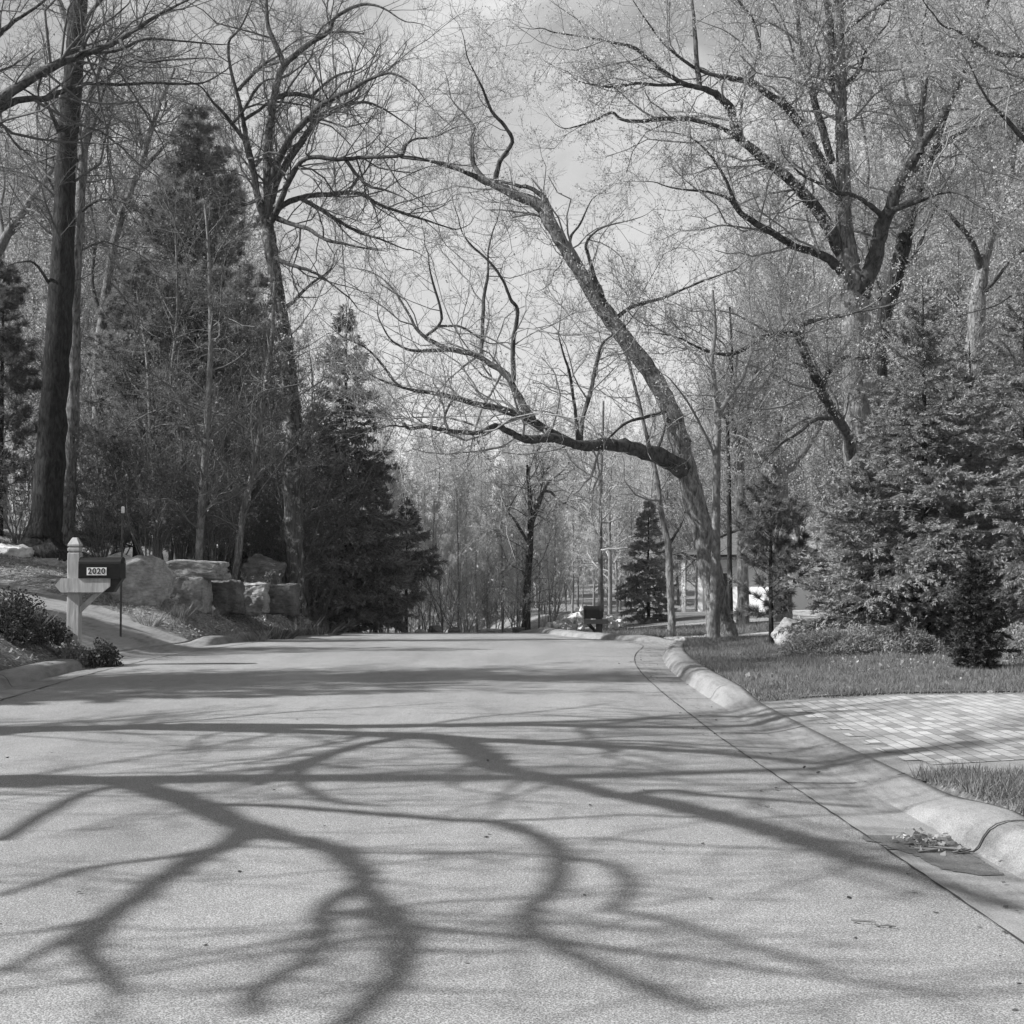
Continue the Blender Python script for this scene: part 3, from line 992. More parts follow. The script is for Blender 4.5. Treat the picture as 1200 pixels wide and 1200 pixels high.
# trees between the leaning tree and the oak
traced_tree('woodland_tree', 'pale forked tree standing behind the small bottlebrush pine', 'tree', 39,
            [(917, 742, 22), (916, 640, 19), (915, 580, 18), (914, 552, 17), (910, 528, 12), (912, 500, 9), (918, 470, 7), (925, 440, 5), (920, 400, 3)],
            [([(914, 560, 10), (930, 545, 9), (945, 525, 8), (960, 500, 7), (970, 475, 5), (985, 450, 3)], 0, 1), ([(910, 545, 8), (898, 537, 6), (885, 532, 5), (876, 520, 4)], 0, -1), ([(914, 510, 5), (930, 500, 4), (945, 490, 4), (960, 490, 3)], 0, -1)],
            'bark_light', 'twig_mid', 'twig_mid', (1.8, 3, 4), ('bud_pale', .8, .06))
traced_tree('woodland_tree', 'dark multi-stemmed tree between the leaning tree and the forked pale one', 'tree', 37,
            [(871, 742, 16), (870, 650, 13), (868, 590, 12), (867, 540, 11), (868, 505, 10), (875, 480, 8), (882, 450, 6), (888, 420, 5), (886, 380, 3)],
            [([(868, 520, 8), (880, 490, 8), (895, 465, 7), (907, 435, 6), (918, 405, 5), (925, 370, 3)], 0, 1), ([(867, 530, 6), (858, 490, 5), (860, 450, 4), (852, 410, 3)], 0, -1), ([(869, 600, 10), (885, 610, 7), (868, 620, 5)], 0, -.2)],
            'bark', 'limb', 'twig', (1.8, 3, 4), ('bud', .8, .05))
traced_tree('woodland_tree', 'thin straight dark stem immediately right of the leaning tree base', 'tree', 33,
            [(856, 744, 7), (855, 650, 6), (854, 560, 5), (853, 480, 4), (858, 420, 3), (855, 360, 2)],
            [([(854, 560, 3), (866, 530, 2.5), (876, 500, 2)], 0, 1), ([(854, 500, 3), (842, 470, 2)], 0, -1)],
            'bark_dark', 'limb', 'twig', (2.0, 3, 4), ('bud', .8, .05))


# ------------------------------------------------------------------ shadow-casting trees standing left of the view
def shadow_tree(label, tx, ty, traces, Gx0, H0, radius_scale=1.0, extra=()):
    ca, sa, te = math.cos(SUN_AZ), math.sin(SUN_AZ), math.tan(SUN_EL)

    def lift(px, py):
        gx, gy = gnd(px, py)
        h = H0 + .42 * te * (gx - Gx0) + .5 * math.sin(gy * 1.1 + gx * .55)
        return (gx - ca * h / te, gy - sa * h / te, h)
    base = (tx, ty, H1(tx, ty))
    root = thing('roadside_tree', label, 'tree', base)
    p0 = np.array(lift(*traces[0][0][0]))
    r0 = traces[0][1]
    hz = base[2]
    T = np.array([(tx, ty, hz - .2, .46), (tx, ty, hz + .2, .38), (tx + .1, ty, hz + 1.5, .33), (tx + .3 * (p0[0] - tx) * .5, ty + .15 * (p0[1] - ty), hz + .55 * (p0[2] - hz), .3),
                  (tx + .6 * (p0[0] - tx), ty + .6 * (p0[1] - ty), hz + .85 * (p0[2] - hz), .27), (*p0, r0)])
    tube_part(root, 'trunk', jit(cr(T, 5), .04), M['bark_dark'], 10, base)
    # leader that carries the crown upward
    Ld = np.array([(*T[3, :3], .25), (tx - .3, ty + .3, hz + p0[2] + 1, .2), (tx - .5, ty - .2, hz + p0[2] + 4, .12), (tx - .2, ty + .2, hz + p0[2] + 7, .04)])
    S = [resample(cr(Ld, 5), 14)]
    tube_part(root, 'limb', cr(Ld, 5), M['limb'], 8, base)
    for pts, ra, rb in traces:
        Q = np.array([lift(*p) for p in pts])
        rr = np.linspace(ra, rb, len(Q))[:, None] * radius_scale
        C = jit(cr(np.hstack([Q, rr]), 5), .12)
        tube_part(root, 'limb', C, M['limb'], 8, base)
        S.append(resample(C, 14))
    S = np.array(S)
    grow_crown(root, base, S[:, :, :3], S[:, :, 3], (1.4, 2.1, 1.8), (1.6, 1.0, .5), M['twig_dark'], None, .25, .06, .0055)
    return root


T1 = [
    ([(-60, 862), (0, 857), (120, 853), (240, 850), (360, 851), (480, 851), (600, 849), (720, 852), (850, 851), (960, 845)], .25, .06),
    ([(180, 853), (320, 856), (430, 860), (540, 866), (640, 871), (760, 877), (880, 886), (960, 894), (1060, 892), (1180, 886)], .16, .04),
    ([(470, 860), (525, 865), (550, 875), (572, 887), (585, 899), (620, 907), (675, 920), (725, 932), (780, 926), (830, 932), (900, 937), (1010, 945)], .13, .03),
    ([(720, 931), (800, 945), (882, 967), (924, 980), (970, 996), (1016, 1011), (1066, 1023), (1108, 1038), (1200, 1065)], .11, .04),
    ([(480, 862), (430, 872), (385, 884), (335, 900), (305, 920)], .07, .03),
    ([(385, 884), (350, 905), (360, 925), (400, 940), (450, 945)], .05, .02),
    ([(700, 850), (800, 838), (900, 842), (1000, 846)], .05, .02),
    ([(640, 871), (740, 868), (840, 874), (960, 878)], .05, .02),
]
shadow_tree('bare tree out of view on the left bank, limbs shading the middle of the road', -13.6, 10.6, T1, -5.2, 5.0)
T2 = [
    ([(-40, 912), (0, 911), (100, 913), (180, 926), (240, 948), (290, 970), (350, 985), (410, 1000)], .17, .1),
    ([(405, 998), (420, 1020), (428, 1038), (450, 1065), (470, 1085), (476, 1110), (466, 1140), (440, 1170), (395, 1205)], .085, .05),
    ([(426, 1036), (392, 1055), (378, 1075), (381, 1092), (372, 1110), (345, 1135), (308, 1155), (296, 1190)], .06, .035),
    ([(384, 1068), (420, 1072), (455, 1081), (540, 1092), (640, 1102), (720, 1112), (850, 1130), (1000, 1150), (1120, 1170)], .05, .025),
    ([(292, 970), (268, 990), (220, 1012), (170, 1045), (120, 1080), (102, 1110), (122, 1138), (145, 1165)], .1, .04),
    ([(268, 990), (200, 1004), (110, 1016), (60, 1030), (0, 1050)], .05, .03),
    ([(220, 1012), (120, 1075), (60, 1110), (0, 1140)], .05, .03),
    ([(405, 998), (520, 1000), (600, 1000), (650, 1006)], .035, .02),
    ([(225, 942), (330, 945), (430, 953), (520, 960), (590, 965), (640, 985), (660, 1005)], .075, .07),
    ([(658, 1002), (652, 1035), (626, 1060), (620, 1085), (636, 1100), (680, 1122), (740, 1150), (830, 1185)], .065, .04),
    ([(662, 1004), (700, 1010), (728, 1020), (737, 1045), (720, 1066), (770, 1075), (860, 1103), (980, 1140)], .055, .03),
    ([(640, 985), (700, 982), (790, 990), (900, 994), (1020, 1004)], .03, .02),
    ([(545, 962), (640, 960), (740, 955), (850, 960)], .04, .02),
    ([(0, 985), (60, 950), (100, 930), (150, 918)], .06, .05),
]
shadow_tree('bare tree out of view on the left bank, limbs shading the nearest road', -12.6, 7.4, T2, -4.2, 5.0, .72)

# ------------------------------------------------------------------ conifers


def conifer(name, label, base, Ht, Rad, needle, bark='bark_dark', z0=.06, nb=9.0, droop=.25, kind='spruce', group=None, dens=1.0, sprig=.1, shape=.85, cat='conifer', lean=(0, 0)):
    bx, by, bz = base
    root = thing(name, label, cat, base, group)
    tz = np.linspace(0, 1, 14)
    wob = np.cumsum(rng.normal(0, .012 * Ht / 10, (14, 2)), 0)
    T = np.stack([bx + wob[:, 0] + lean[0] * tz, by + wob[:, 1] + lean[1] * tz, bz - .15 + tz * (Ht + .15), (.011 * Ht + .012) * (1 - tz) ** .9 + .008], -1)
    tube_part(root, 'trunk', T, M[bark], 8, base)
    n = int(nb * Ht * dens)
    u = np.sort(rng.uniform(z0, .985, n))
    ph = np.cumsum(np.full(n, 2.399)) + rng.normal(0, .5, n)
    px = np.interp(u, tz, T[:, 0])
    py = np.interp(u, tz, T[:, 1])
    prof = (1 - (u - z0) / (1 - z0)) ** shape
    prof *= np.minimum(1, .6 + 2.2 * (u - z0))
    ln = Rad * np.maximum(prof, .04) * rng.uniform(.62, 1.15, n)
    k = 7
    P = np.empty((n, k, 3))
    P[:, 0] = np.stack([px, py, bz + u * Ht], -1)
    el = np.where(u > .75, .6, .15 + (u - .4) * .5) if kind == 'spruce' else .08 + (.3 + .3 * (Ht < 5)) * u + .2 * (Ht < 5)
    el = el + rng.normal(0, .1, n)
    d = np.stack([np.cos(ph) * np.cos(el), np.sin(ph) * np.cos(el), np.sin(el)], -1)
    for s in range(1, k):
        d = d + rng.normal(size=(n, 3)) * .07
        d[:, 2] += (-droop * .35 if s < 4 else droop * .25) if kind == 'spruce' else .03
        d = norm(d)
        P[:, s] = P[:, s - 1] + d * (ln / (k - 1))[:, None]
    Rd = np.maximum(ln * .012, .004)[:, None] * np.linspace(1, .35, k)[None]
    G = Geo()
    G.tubes(P, Rd, 4)
    C, CR = kids(P, Rd, 12 * dens, (.12, 1), (35, 65), .36, (.12, .75), .6, .003, 5, .12, -.05 if kind == 'spruce' else .08, flat=.75)
    G.tubes(C, CR, 3)
    G.build('branches', M['twig_dark'], root, base)
    GN = Geo()
    if kind == 'spruce':
        for Q, per, tr in ((C, None, (.05, 1)), (P, None, (.35, 1))):
            L = np.linalg.norm(np.diff(Q, axis=1), axis=2).sum(1)
            cnt = rng.poisson(L * 190 * dens * (.1 / sprig) + 1)
            i = np.repeat(np.arange(len(Q)), cnt)
            m = len(i)
            K = Q.shape[1]
            t = rng.uniform(tr[0], tr[1], m) * (K - 1)
            j = np.minimum(t.astype(int), K - 2)
            w = (t - j)[:, None]
            p = Q[i, j] * (1 - w) + Q[i, j + 1] * w
            T_ = norm(Q[i, j + 1] - Q[i, j])
            q = rng.normal(size=(m, 3))
            q = norm(q - (q * T_).sum(1, keepdims=True) * T_)
            a = norm(T_ * .8 + q * rng.uniform(.25, 1.0, (m, 1)) + np.array([0, 0, -.12]))
            ll = (sprig * rng.uniform(.5, 1.2, m))[:, None]
            b = norm(np.cross(a, rng.normal(size=(m, 3)))) * ll * .105
            GN.leaves(p, a * ll, b)
    else:
        # long-needled tufts towards the twig ends
        for Q, per in ((C, 5.5 * dens), (P, 8 * dens)):
            cnt = rng.poisson(per, len(Q)) + 1
            i = np.repeat(np.arange(len(Q)), cnt)
            m = len(i)
            K = Q.shape[1]
            t = rng.uniform(.35, 1, m) * (K - 1)
            j = np.minimum(t.astype(int), K - 2)
            w = (t - j)[:, None]
            p = Q[i, j] * (1 - w) + Q[i, j + 1] * w
            T_ = norm(Q[i, j + 1] - Q[i, j])
            nn = 11
            p = np.repeat(p, nn, 0)
            T_ = np.repeat(T_, nn, 0)
            q = norm(rng.normal(size=(len(p), 3)))
            a = norm(T_ * .9 + q * .95) * (sprig * rng.uniform(.6, 1.2, len(p)))[:, None]
            b = norm(np.cross(a, rng.normal(size=a.shape))) * (sprig * .05)
            GN.blades(p - b * 0, a, b)
    GN.build('needles', M[needle], root, base)
    return root


def gb(px, Y):
    x = (px - 600) / FPX * Y
    return (x, Y, H1(x, Y))


def htop(px, py, Y):
    return at(px, py, Y)[2] - H1((px - 600) / FPX * Y, Y)


def con(name, label, px, py_top, Y, rad_px, needle, **kw):
    b = gb(px, Y)
    return conifer(name, label, b, htop(px, py_top, Y), rad_px / FPX * Y, needle, **kw)


# right: the big spruces
con('spruce_tree', 'large spruce filling the right side behind the dwarf conifer', 1085, 335, 21.5, 150, 'needle', nb=46, dens=1.0, sprig=.066, z0=.0, shape=.7)
con('spruce_tree', 'spruce cut by the right edge of the view', 1205, 330, 20.6, 150, 'needle', nb=44, sprig=.066, z0=.0, shape=.7)
con('spruce_tree', 'smaller spruce leaning out left of the large one, beside the standing stone', 1008, 540, 22.0, 112, 'needle', nb=46, sprig=.07, z0=.0, shape=.7)
con('spruce_tree', 'spruce with its top between the large one and the right edge', 1140, 400, 23.4, 130, 'needle', nb=40, sprig=.08, z0=.0, shape=.7)
con('spruce_tree', 'spruce standing back between the smaller leaning spruce and the large one', 1062, 430, 23.6, 120, 'needle', nb=38, sprig=.08, z0=.0, shape=.7)
con('dwarf_conifer', 'small dark cone-shaped conifer at the front of the lawn', 1143, 655, 17.3, 42, 'yew', nb=110, sprig=.05, z0=.0, shape=.6, dens=1.2, droop=-.1)
con('pine_tree', 'small bottlebrush pine on the lawn right of the leaning tree', 903, 572, 23.4, 74, 'needle_small', kind='pine', nb=22, sprig=.125, z0=.16, shape=.42, dens=1.0)
con('spruce_tree', 'sunlit cone-shaped spruce beyond the dark mailbox', 760, 585, 46, 48, 'needle', nb=26, sprig=.15, z0=.03)
# left conifers
con('pine_tree', 'tall soft grey pine standing above the boulder wall', 228, 118, 43, 165, 'needle_pine', kind='pine', nb=18, sprig=.21, z0=.06, shape=.75, dens=1.0)
con('pine_tree', 'middle-height pine left of the tall soft grey pine', 160, 300, 40, 120, 'needle_pine', kind='pine', nb=18, sprig=.2, z0=.04, shape=.75, dens=1.0)
con('pine_tree', 'shorter pine right of the tall soft grey pine behind the boulders', 282, 320, 41, 105, 'needle_pine', kind='pine', nb=18, sprig=.2, z0=.04, shape=.7, dens=1.0)
con('pine_tree', 'dark ragged pine against the left edge of the view', 0, 310, 37, 70, 'needle_dark', kind='pine', nb=12, sprig=.2, z0=.15, shape=.5, dens=1.0)
con('spruce_tree', 'dark drooping spruce right of the bare wide-spreading tree', 402, 355, 39, 105, 'needle_dark', nb=24, sprig=.16, z0=.04, droop=.5)
con('spruce_tree', 'dense shadowy spruce low between the wide-spreading tree and the road', 372, 470, 40.5, 95, 'needle_dark', nb=24, sprig=.16, z0=.04)
con('spruce_tree', 'small dark spruce at the left road edge near the crest', 476, 585, 50, 50, 'needle_dark', nb=18, sprig=.18, z0=.3)
con('spruce_tree', 'dark spruce tucked left of the small crest spruce', 440, 545, 47, 55, 'needle_dark', nb=20, sprig=.18, z0=.1)
# out of view on the left: they shade the bank and the road
for i, (x, y, h, r) in enumerate([(-17.6, 13.3, 11.2, 1.7), (-18.2, 22.6, 10.5, 2.0), (-20.5, 29, 11.5, 2.6), (-17.5, 33.5, 9, 2.2), (-23.5, 36, 13, 2.8), (-26, 43, 13, 2.6)]):
    conifer('spruce_tree', ['spruce out of view left of the mailbox, its crown shading the road', 'spruce out of view left of the driveway, shading the mailbox', 'tall spruce out of view left of the boulder wall',
                            'short spruce out of view beside the upper driveway', 'tallest spruce out of view behind the thick dark trunk', 'spruce out of view far left on the hill'][i],
            (x, y, H1(x, y)), h, r, 'needle_dark', nb=14, sprig=.26, z0=.06, dens=.8)

# ------------------------------------------------------------------ woods: prototypes and copies


def wood_proto(Ht, spread, kind):
    root = thing('wood_tree', 'x', 'tree', (0, 0, 0))
    n = 12
    t = np.linspace(0, 1, n)
    wob = np.cumsum(rng.normal(0, .02 * Ht / 10, (n, 2)), 0)
    r = (.0065 * Ht + .012) * (1 - t) ** .8 + .012
    T = np.stack([wob[:, 0], wob[:, 1], -.3 + t * (Ht + .3), r], -1)
    tube_part(root, 'trunk', cr(T, 2), M['bark_light' if kind != 'dark' else 'bark'], 6, (0, 0, 0))
    P0 = T[None, :, :3]
    R0 = T[None, :, 3]
    G = Geo()
    P1, R1 = kids(P0, R0, 5.2, (.16, 1), (22, 55), spread, (.6, Ht * spread), .55, .012, 7, .16, .14)
    G.tubes(P1, R1, 4)
    P2, R2 = kids(P1, R1, 4.4, (.15, 1), (25, 55), .42, (.4, 2.2), .6, .008, 5, .2, .1)
    G.tubes(P2, R2, 3)
    P3, R3 = kids(P2, R2, 6.5, (.12, 1), (25, 60), .5, (.25, .9), .7, .005, 3, .2, .06)
    G.tubes(P3, R3, 3)
    G.build('crown', M['twig_pale' if kind == 'pale' else 'twig_mid'], root)
    L = Geo()
    leaf_on(L, P3, 5.0, .1, (.2, 1), .05, .2)
    L.build('leaves', M['bud_pale' if kind == 'pale' else 'bud'], root)
    return root


def copy_tree(src):
    c = src.copy()
    COL.objects.link(c)
    for ch in src.children:
        d = ch.copy()
        COL.objects.link(d)
        d.parent = c
    return c


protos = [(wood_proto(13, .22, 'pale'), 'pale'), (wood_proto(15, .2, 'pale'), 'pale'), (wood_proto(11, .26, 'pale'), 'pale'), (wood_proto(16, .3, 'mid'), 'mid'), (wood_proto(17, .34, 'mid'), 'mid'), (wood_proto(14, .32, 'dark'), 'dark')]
used = set()
WL = {'pale': ('slender pale tree with hazy new leaves in the wood beyond the road crest', 'slender pale trees beyond the crest'),
      'mid': ('broad grey tree with fine bare twigs in the wood beyond the road crest', 'broad grey trees beyond the crest'),
      'dark': ('darker-trunked tree in the wood beyond the road crest', 'darker trunks beyond the crest'),
      'left': ('tall twiggy tree in the wood behind the left-hand pines', 'tall twiggy trees behind the left pines'),
      'right': ('tall budding tree in the wood behind the house and oaks on the right', 'tall budding trees on the right')}


def put(pi, x, y, sc, zone, dz=0):
    src, kind = protos[pi]
    if pi in used:
        o = copy_tree(src)
    else:
        o = src
        used.add(pi)
    o.location = (x, y, H1(x, y) - .1 + dz)
    o.rotation_euler = (rng.normal(0, .03), rng.normal(0, .03), rng.uniform(0, 6.28))
    o.scale = (sc * rng.uniform(.9, 1.1), sc * rng.uniform(.9, 1.1), sc)
    lb, gr = WL[kind if zone == 'mid' else zone]
    tag(o, lb, 'tree', gr)


def zone_fill(n, px0, px1, Y0, Y1, topf, zone, choice):
    for i in range(n):
        px = px0 + (px1 - px0) * (i + rng.uniform(.1, .9)) / n
        Y = rng.uniform(Y0, Y1)
        x = (px - 600) / FPX * Y
        top = topf(px) + rng.normal(0, 22)
        hh = htop(px, top, Y)
        pi = int(rng.choice(choice))
        H_ = [13, 15, 11, 16, 17, 14][pi]
        put(pi, x, Y, max(.25, hh / H_), zone)


topc = lambda px: np.interp(px, [380, 480, 560, 660, 760, 860], [440, 500, 520, 530, 500, 450])
zone_fill(20, 430, 660, 57, 72, lambda p: topc(p) + 75, 'mid', [0, 1, 2, 0, 2, 5])
zone_fill(18, 400, 770, 72, 92, lambda p: topc(p) + 25, 'mid', [0, 1, 2, 3, 4])
zone_fill(22, 620, 880, 80, 112, lambda p: topc(p) + 40, 'mid', [0, 1, 2, 3])
zone_fill(18, 380, 900, 94, 118, lambda p: topc(p), 'mid', [0, 1, 3, 4])
zone_fill(9, -20, 300, 52, 72, lambda p: np.interp(p, [0, 200, 300, 420], [110, 130, 230, 360]), 'left', [3, 4, 1, 5])
zone_fill(7, 20, 260, 45, 52, lambda p: np.interp(p, [0, 200, 330], [250, 300, 330]), 'left', [3, 4, 5])
zone_fill(18, 820, 1240, 66, 88, lambda p: np.interp(p, [800, 900, 1000, 1200], [380, 300, 190, 150]), 'right', [3, 4, 3, 1])
zone_fill(10, 960, 1240, 40, 50, lambda p: np.interp(p, [800, 900, 1000, 1200], [420, 350, 260, 220]), 'right', [3, 4])


# far wood: one mass nobody could count
def far_wood():
    G = Geo()
    L = Geo()
    for i in range(260):
        a = rng.uniform(-.62, .62)
        Y = rng.uniform(112, 200)
        x = a * Y
        z = H1(x, Y)
        Ht = rng.uniform(9, 16) * (1 + .6 * abs(a))
        n = 8
        t = np.linspace(0, 1, n)
        T = np.stack([x + np.cumsum(rng.normal(0, .12, n)), Y + np.cumsum(rng.normal(0, .12, n)), z + t * Ht, .14 * (1 - t) + .03], -1)
        G.tubes(T[None, :, :3], T[None, :, 3], 4)
        P1, R1 = kids(T[None, :, :3], T[None, :, 3], 3.5, (.15, 1), (25, 60), .25, (1, 4), .6, .02, 5, .16, .12)
        G.tubes(P1, R1, 3)
        P2, R2 = kids(P1, R1, 4.6, (.1, 1), (25, 60), .45, (.5, 2), .6, .012, 4, .2, .08)
        G.tubes(P2, R2, 3)
        leaf_on(L, P2, 7, .2, (.2, 1), .15, .1)
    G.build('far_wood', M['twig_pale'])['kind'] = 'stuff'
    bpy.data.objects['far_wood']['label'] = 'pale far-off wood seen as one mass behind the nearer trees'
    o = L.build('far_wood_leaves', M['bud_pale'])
    o.parent = bpy.data.objects['far_wood']
    o['kind'] = 'stuff'


far_wood()
WL['cast'] = ('tall bare tree standing out of view on the left bank', 'bare trees out of view on the left bank')
for pi, x, y, sc in [(3, -15.5, 15.6, .8), (4, -13.8, 16.6, .7), (3, -21, 21.0, .8), (5, -17.5, 26.8, .7), (3, -22, 32, .9)]:
    put(pi, x, y, sc, 'cast')


# ------------------------------------------------------------------ shrubs
def shrub(name, label, base, Ht, spread, stems, leafmat, per, size, twig='twig_mid', cat='shrub', group=None, dens=(5.5, 7.5)):
    root = thing(name, label, cat, base, group)
    k = 8
    ph = rng.uniform(0, 2 * PI, stems)
    tl = rng.uniform(.05, spread, stems)
    d = np.stack([np.cos(ph) * tl, np.sin(ph) * tl, np.ones(stems)], -1)
    d = norm(d)
    P = np.empty((stems, k, 3))
    P[:, 0] = np.array(base) + np.stack([np.cos(ph) * .12 * Ht * .3, np.sin(ph) * .12 * Ht * .3, np.full(stems, -.05)], -1) * rng.uniform(.2, 1, (stems, 1))
    ln = Ht * rng.uniform(.55, 1.05, stems)
    for s in range(1, k):
        d = norm(d + rng.normal(size=(stems, 3)) * .1)
        P[:, s] = P[:, s - 1] + d * (ln / (k - 1))[:, None]
    Rd = (.0045 * ln + .004)[:, None] * np.linspace(1, .3, k)[None]
    G = Geo()
    G.tubes(P, Rd, 5)
    G.build('stems', M[twig], root, base)
    G = Geo()
    P1, R1 = kids(P, Rd, dens[0], (.2, 1), (30, 65), .4, (.15, 1.2), .6, .0035, 5, .2, .1)
    G.tubes(P1, R1, 4)
    P2, R2 = kids(P1, R1, dens[1], (.2, 1), (30, 65), .5, (.1, .6), .6, .003, 4, .22, .05)
    G.tubes(P2, R2, 3)
    G.build('twigs', M[twig], root, base)
    L = Geo()
    leaf_on(L, P2, per, size, (.2, 1), .03, .1, .34)
    leaf_on(L, P1, per * 1.5, size, (.3, 1), .03, .1, .34)
    L.build('leaves', M[leafmat], root, base)
    return root


SH = [(120, 36, 3.6, .55, 'bare arching shrub between the dark trunks and the reflector stake'), (175, 35, 4.4, .5, 'tall fan-shaped thicket behind the big rounded boulder'), (215, 37, 5.2, .4, 'upright thicket with pale stems behind the slab on the boulders'),
      (250, 36, 4.6, .45, 'twiggy thicket behind the stacked blocks of the wall'), (290, 38, 5.0, .4, 'leafy thicket left of the patchy trunk'), (325, 39, 4.2, .5, 'shadowed thicket just behind the patchy trunk'), (368, 37.5, 3.2, .6, 'low dark thicket right of the patchy trunk'),
      (60, 38, 3.0, .7, 'low bush behind the thick dark trunk'), (20, 36, 2.8, .7, 'dark low bush at the left edge on the hill'), (420, 43, 3.0, .6, 'dark undergrowth bush under the left spruces'), (310, 33.5, 1.2, .8, 'low leafy bush on top of the stone blocks'), (140, 41, 6.0, .35, 'tall sparse sapling clump left of the pines'), (345, 37.2, 7.5, .25, 'leafy climbing growth round the patchy trunk')]
for px, Y, h_, spd, lb in SH:
    shrub('shrub', lb, gb(px, Y), h_, spd, 16, 'leaf_mid', 1.9, .06, 'twig_mid')
for px, Y, w in [(246, 34.5, 9), (285, 35, 8), (238, 37, 6), (195, 37.5, 6)]:
    lab = {246: 'thin sunlit sapling rising from behind the slab', 285: 'slanting thin tree over the stone blocks', 238: 'slim dark sapling in the thicket', 195: 'slim grey sapling behind the big boulder'}[px]
    tp = {246: [(232, 670, w), (236, 600, w), (243, 500, w * .9), (247, 400, w * .7), (245, 300, w * .5), (240, 240, 2)], 285: [(272, 690, w * 1.1), (285, 600, w), (300, 540, w * .9), (309, 470, w * .8), (318, 400, w * .6), (322, 330, 3)],
          238: [(195, 670, w), (180, 600, w), (176, 500, w * .8), (172, 420, w * .6), (160, 340, 2)], 195: [(200, 660, w), (205, 560, w), (200, 460, w * .7), (208, 360, 3), (205, 260, 2)]}[px]
    traced_tree('sapling', lab, 'sapling', Y, tp, [], 'bark_light' if px in (246, 195) else 'bark', 'limb', 'twig_mid', (1.8, 2.6, 3.4), ('leaf_mid', 1.0, .055), trunk_from=.2)

# beyond the crest, low trees with visible stems
for i, (px, Y, h_) in enumerate([(520, 54, 4.2), (545, 56, 4.8), (578, 52, 3.6), (640, 55, 3.6), (608, 57, 4.2), (500, 53, 3.4)]):
    shrub('shrub', ['dark-stemmed shrub left of centre beyond the crest', 'taller dark-stemmed shrub near the roadside boulders', 'single round-headed shrub behind the flat pale boulder', 'shrub at the foot of the rubble pile', 'shrub behind the squared boulder at the crest', 'shrub right of the crest spruces'][i],
          gb(px, Y), h_, .55, 7, 'bud', .35, .06, 'twig_dark', dens=(4, 5))
traced_tree('woodland_tree', 'dark ivy-clad tree standing in the middle of the far wood', 'tree', 58,
            [(616, 745, 10), (618, 690, 9), (621, 640, 8), (622, 600, 7), (620, 570, 5), (618, 545, 3)],
            [([(621, 620, 5), (632, 590, 5), (640, 568, 4), (652, 558, 3)], 0, 1), ([(621, 640, 4), (605, 612, 3.5), (596, 600, 3)], 0, -1), ([(622, 600, 4), (640, 575, 4), (660, 590, 3), (668, 580, 2)], 0, -1)],
            'bark_dark', 'limb', 'twig_dark', (2.0, 2.6, 2.6), ('leaf_mid', 1.0, .08), trunk_from=.15)
traced_tree('birch_tree', 'white-barked thin birch rising behind the dark mailbox', 'tree', 48,
            [(703, 735, 7), (704, 680, 6), (703, 620, 5.5), (704, 560, 5), (706, 510, 4), (707, 470, 2.5)], [([(704, 640, 3), (694, 610, 2.5), (690, 580, 2)], 0, 1)],
            'bark_light', 'twig_mid', 'twig_pale', (2.4, 3, 3), ('bud_pale', .8, .07), trunk_from=.3)
traced_tree('birch_tree', 'second thin birch a step right of the one behind the mailbox', 'tree', 52,
            [(715, 732, 5), (715, 660, 4.5), (714, 600, 4), (716, 550, 3), (718, 510, 2)], [],
            'bark_light', 'twig_mid', 'twig_pale', (2.4, 3, 3), ('bud_pale', .8, .07), trunk_from=.3)


# ------------------------------------------------------------------ rocks
def rock(name, label, c, size, mat, seed, rotz=0, group=None, angular=.5, cat='boulder', sub=4, tilt=0, amp=1.0):
    r = random.Random(seed)
    bm = bmesh.new()
    cor = [Vector((a, b, c_)) for a in (-1, 1) for b in (-1, 1) for c_ in (-1, 1)] if angular > .8 else []
    for i in range(26 + len(cor)):
        v = cor[i - 26] if i >= 26 else Vector((r.uniform(-1, 1), r.uniform(-1, 1), r.uniform(-1, 1)))
        m = max(abs(v.x), abs(v.y), abs(v.z))
        b = v / m * r.uniform(.82, 1)
        s = v.normalized()
        v = b * angular + s * (1 - angular)
        bm.verts.new(v)
    res = bmesh.ops.convex_hull(bm, input=bm.verts[:])
    bmesh.ops.delete(bm, geom=[e for e in res['geom_interior'] if isinstance(e, bmesh.types.BMVert)], context='VERTS')
    bmesh.ops.dissolve_limit(bm, angle_limit=.25, verts=bm.verts[:], edges=bm.edges[:])
    bmesh.ops.bevel(bm, geom=bm.edges[:], offset=.05, segments=1, affect='EDGES', clamp_overlap=True)
    bmesh.ops.triangulate(bm, faces=bm.faces[:])
    for _ in range(sub):
        long_ = [e for e in bm.edges if e.calc_length() > .11]
        if not long_:
            break
        bmesh.ops.subdivide_edges(bm, edges=long_, cuts=1)
        bmesh.ops.triangulate(bm, faces=bm.faces[:])
    o3 = Vector((seed * 3.7, seed * 1.3, seed * .7))
    bm.normal_update()
    for v in bm.verts:
        n = mnoise.fractal(v.co * 2.0 + o3, .8, 2.1, 5)
        n2 = mnoise.noise(v.co * 7 + o3)
        v.co += v.normal * amp * (n * .12 + n2 * .035 + mnoise.noise(v.co * 16 + o3) * .016)
    for v in bm.verts:
        v.co = Vector((v.co.x * size[0] / 2, v.co.y * size[1] / 2, v.co.z * size[2] / 2))
    me = bpy.data.meshes.new(name)
    bm.to_mesh(me)
    bm.free()
    for p in me.polygons:
        p.use_smooth = True
    me.materials.append(M[mat])
    o = bpy.data.objects.new(name, me)
    COL.objects.link(o)
    o.location = c
    o.rotation_euler = (0, tilt, rotz)
    return tag(o, label, cat, group)


def rock_px(label, x0, x1, y0, y1, Y, depth, mat, seed, **kw):
    a = at((x0 + x1) / 2, (y0 + y1) / 2, Y)
    s = Y / FPX
    return rock(kw.pop('name', 'boulder'), label, a, ((x1 - x0) * s * 1.06, depth, (y1 - y0) * s * 1.08), mat, seed, **kw)


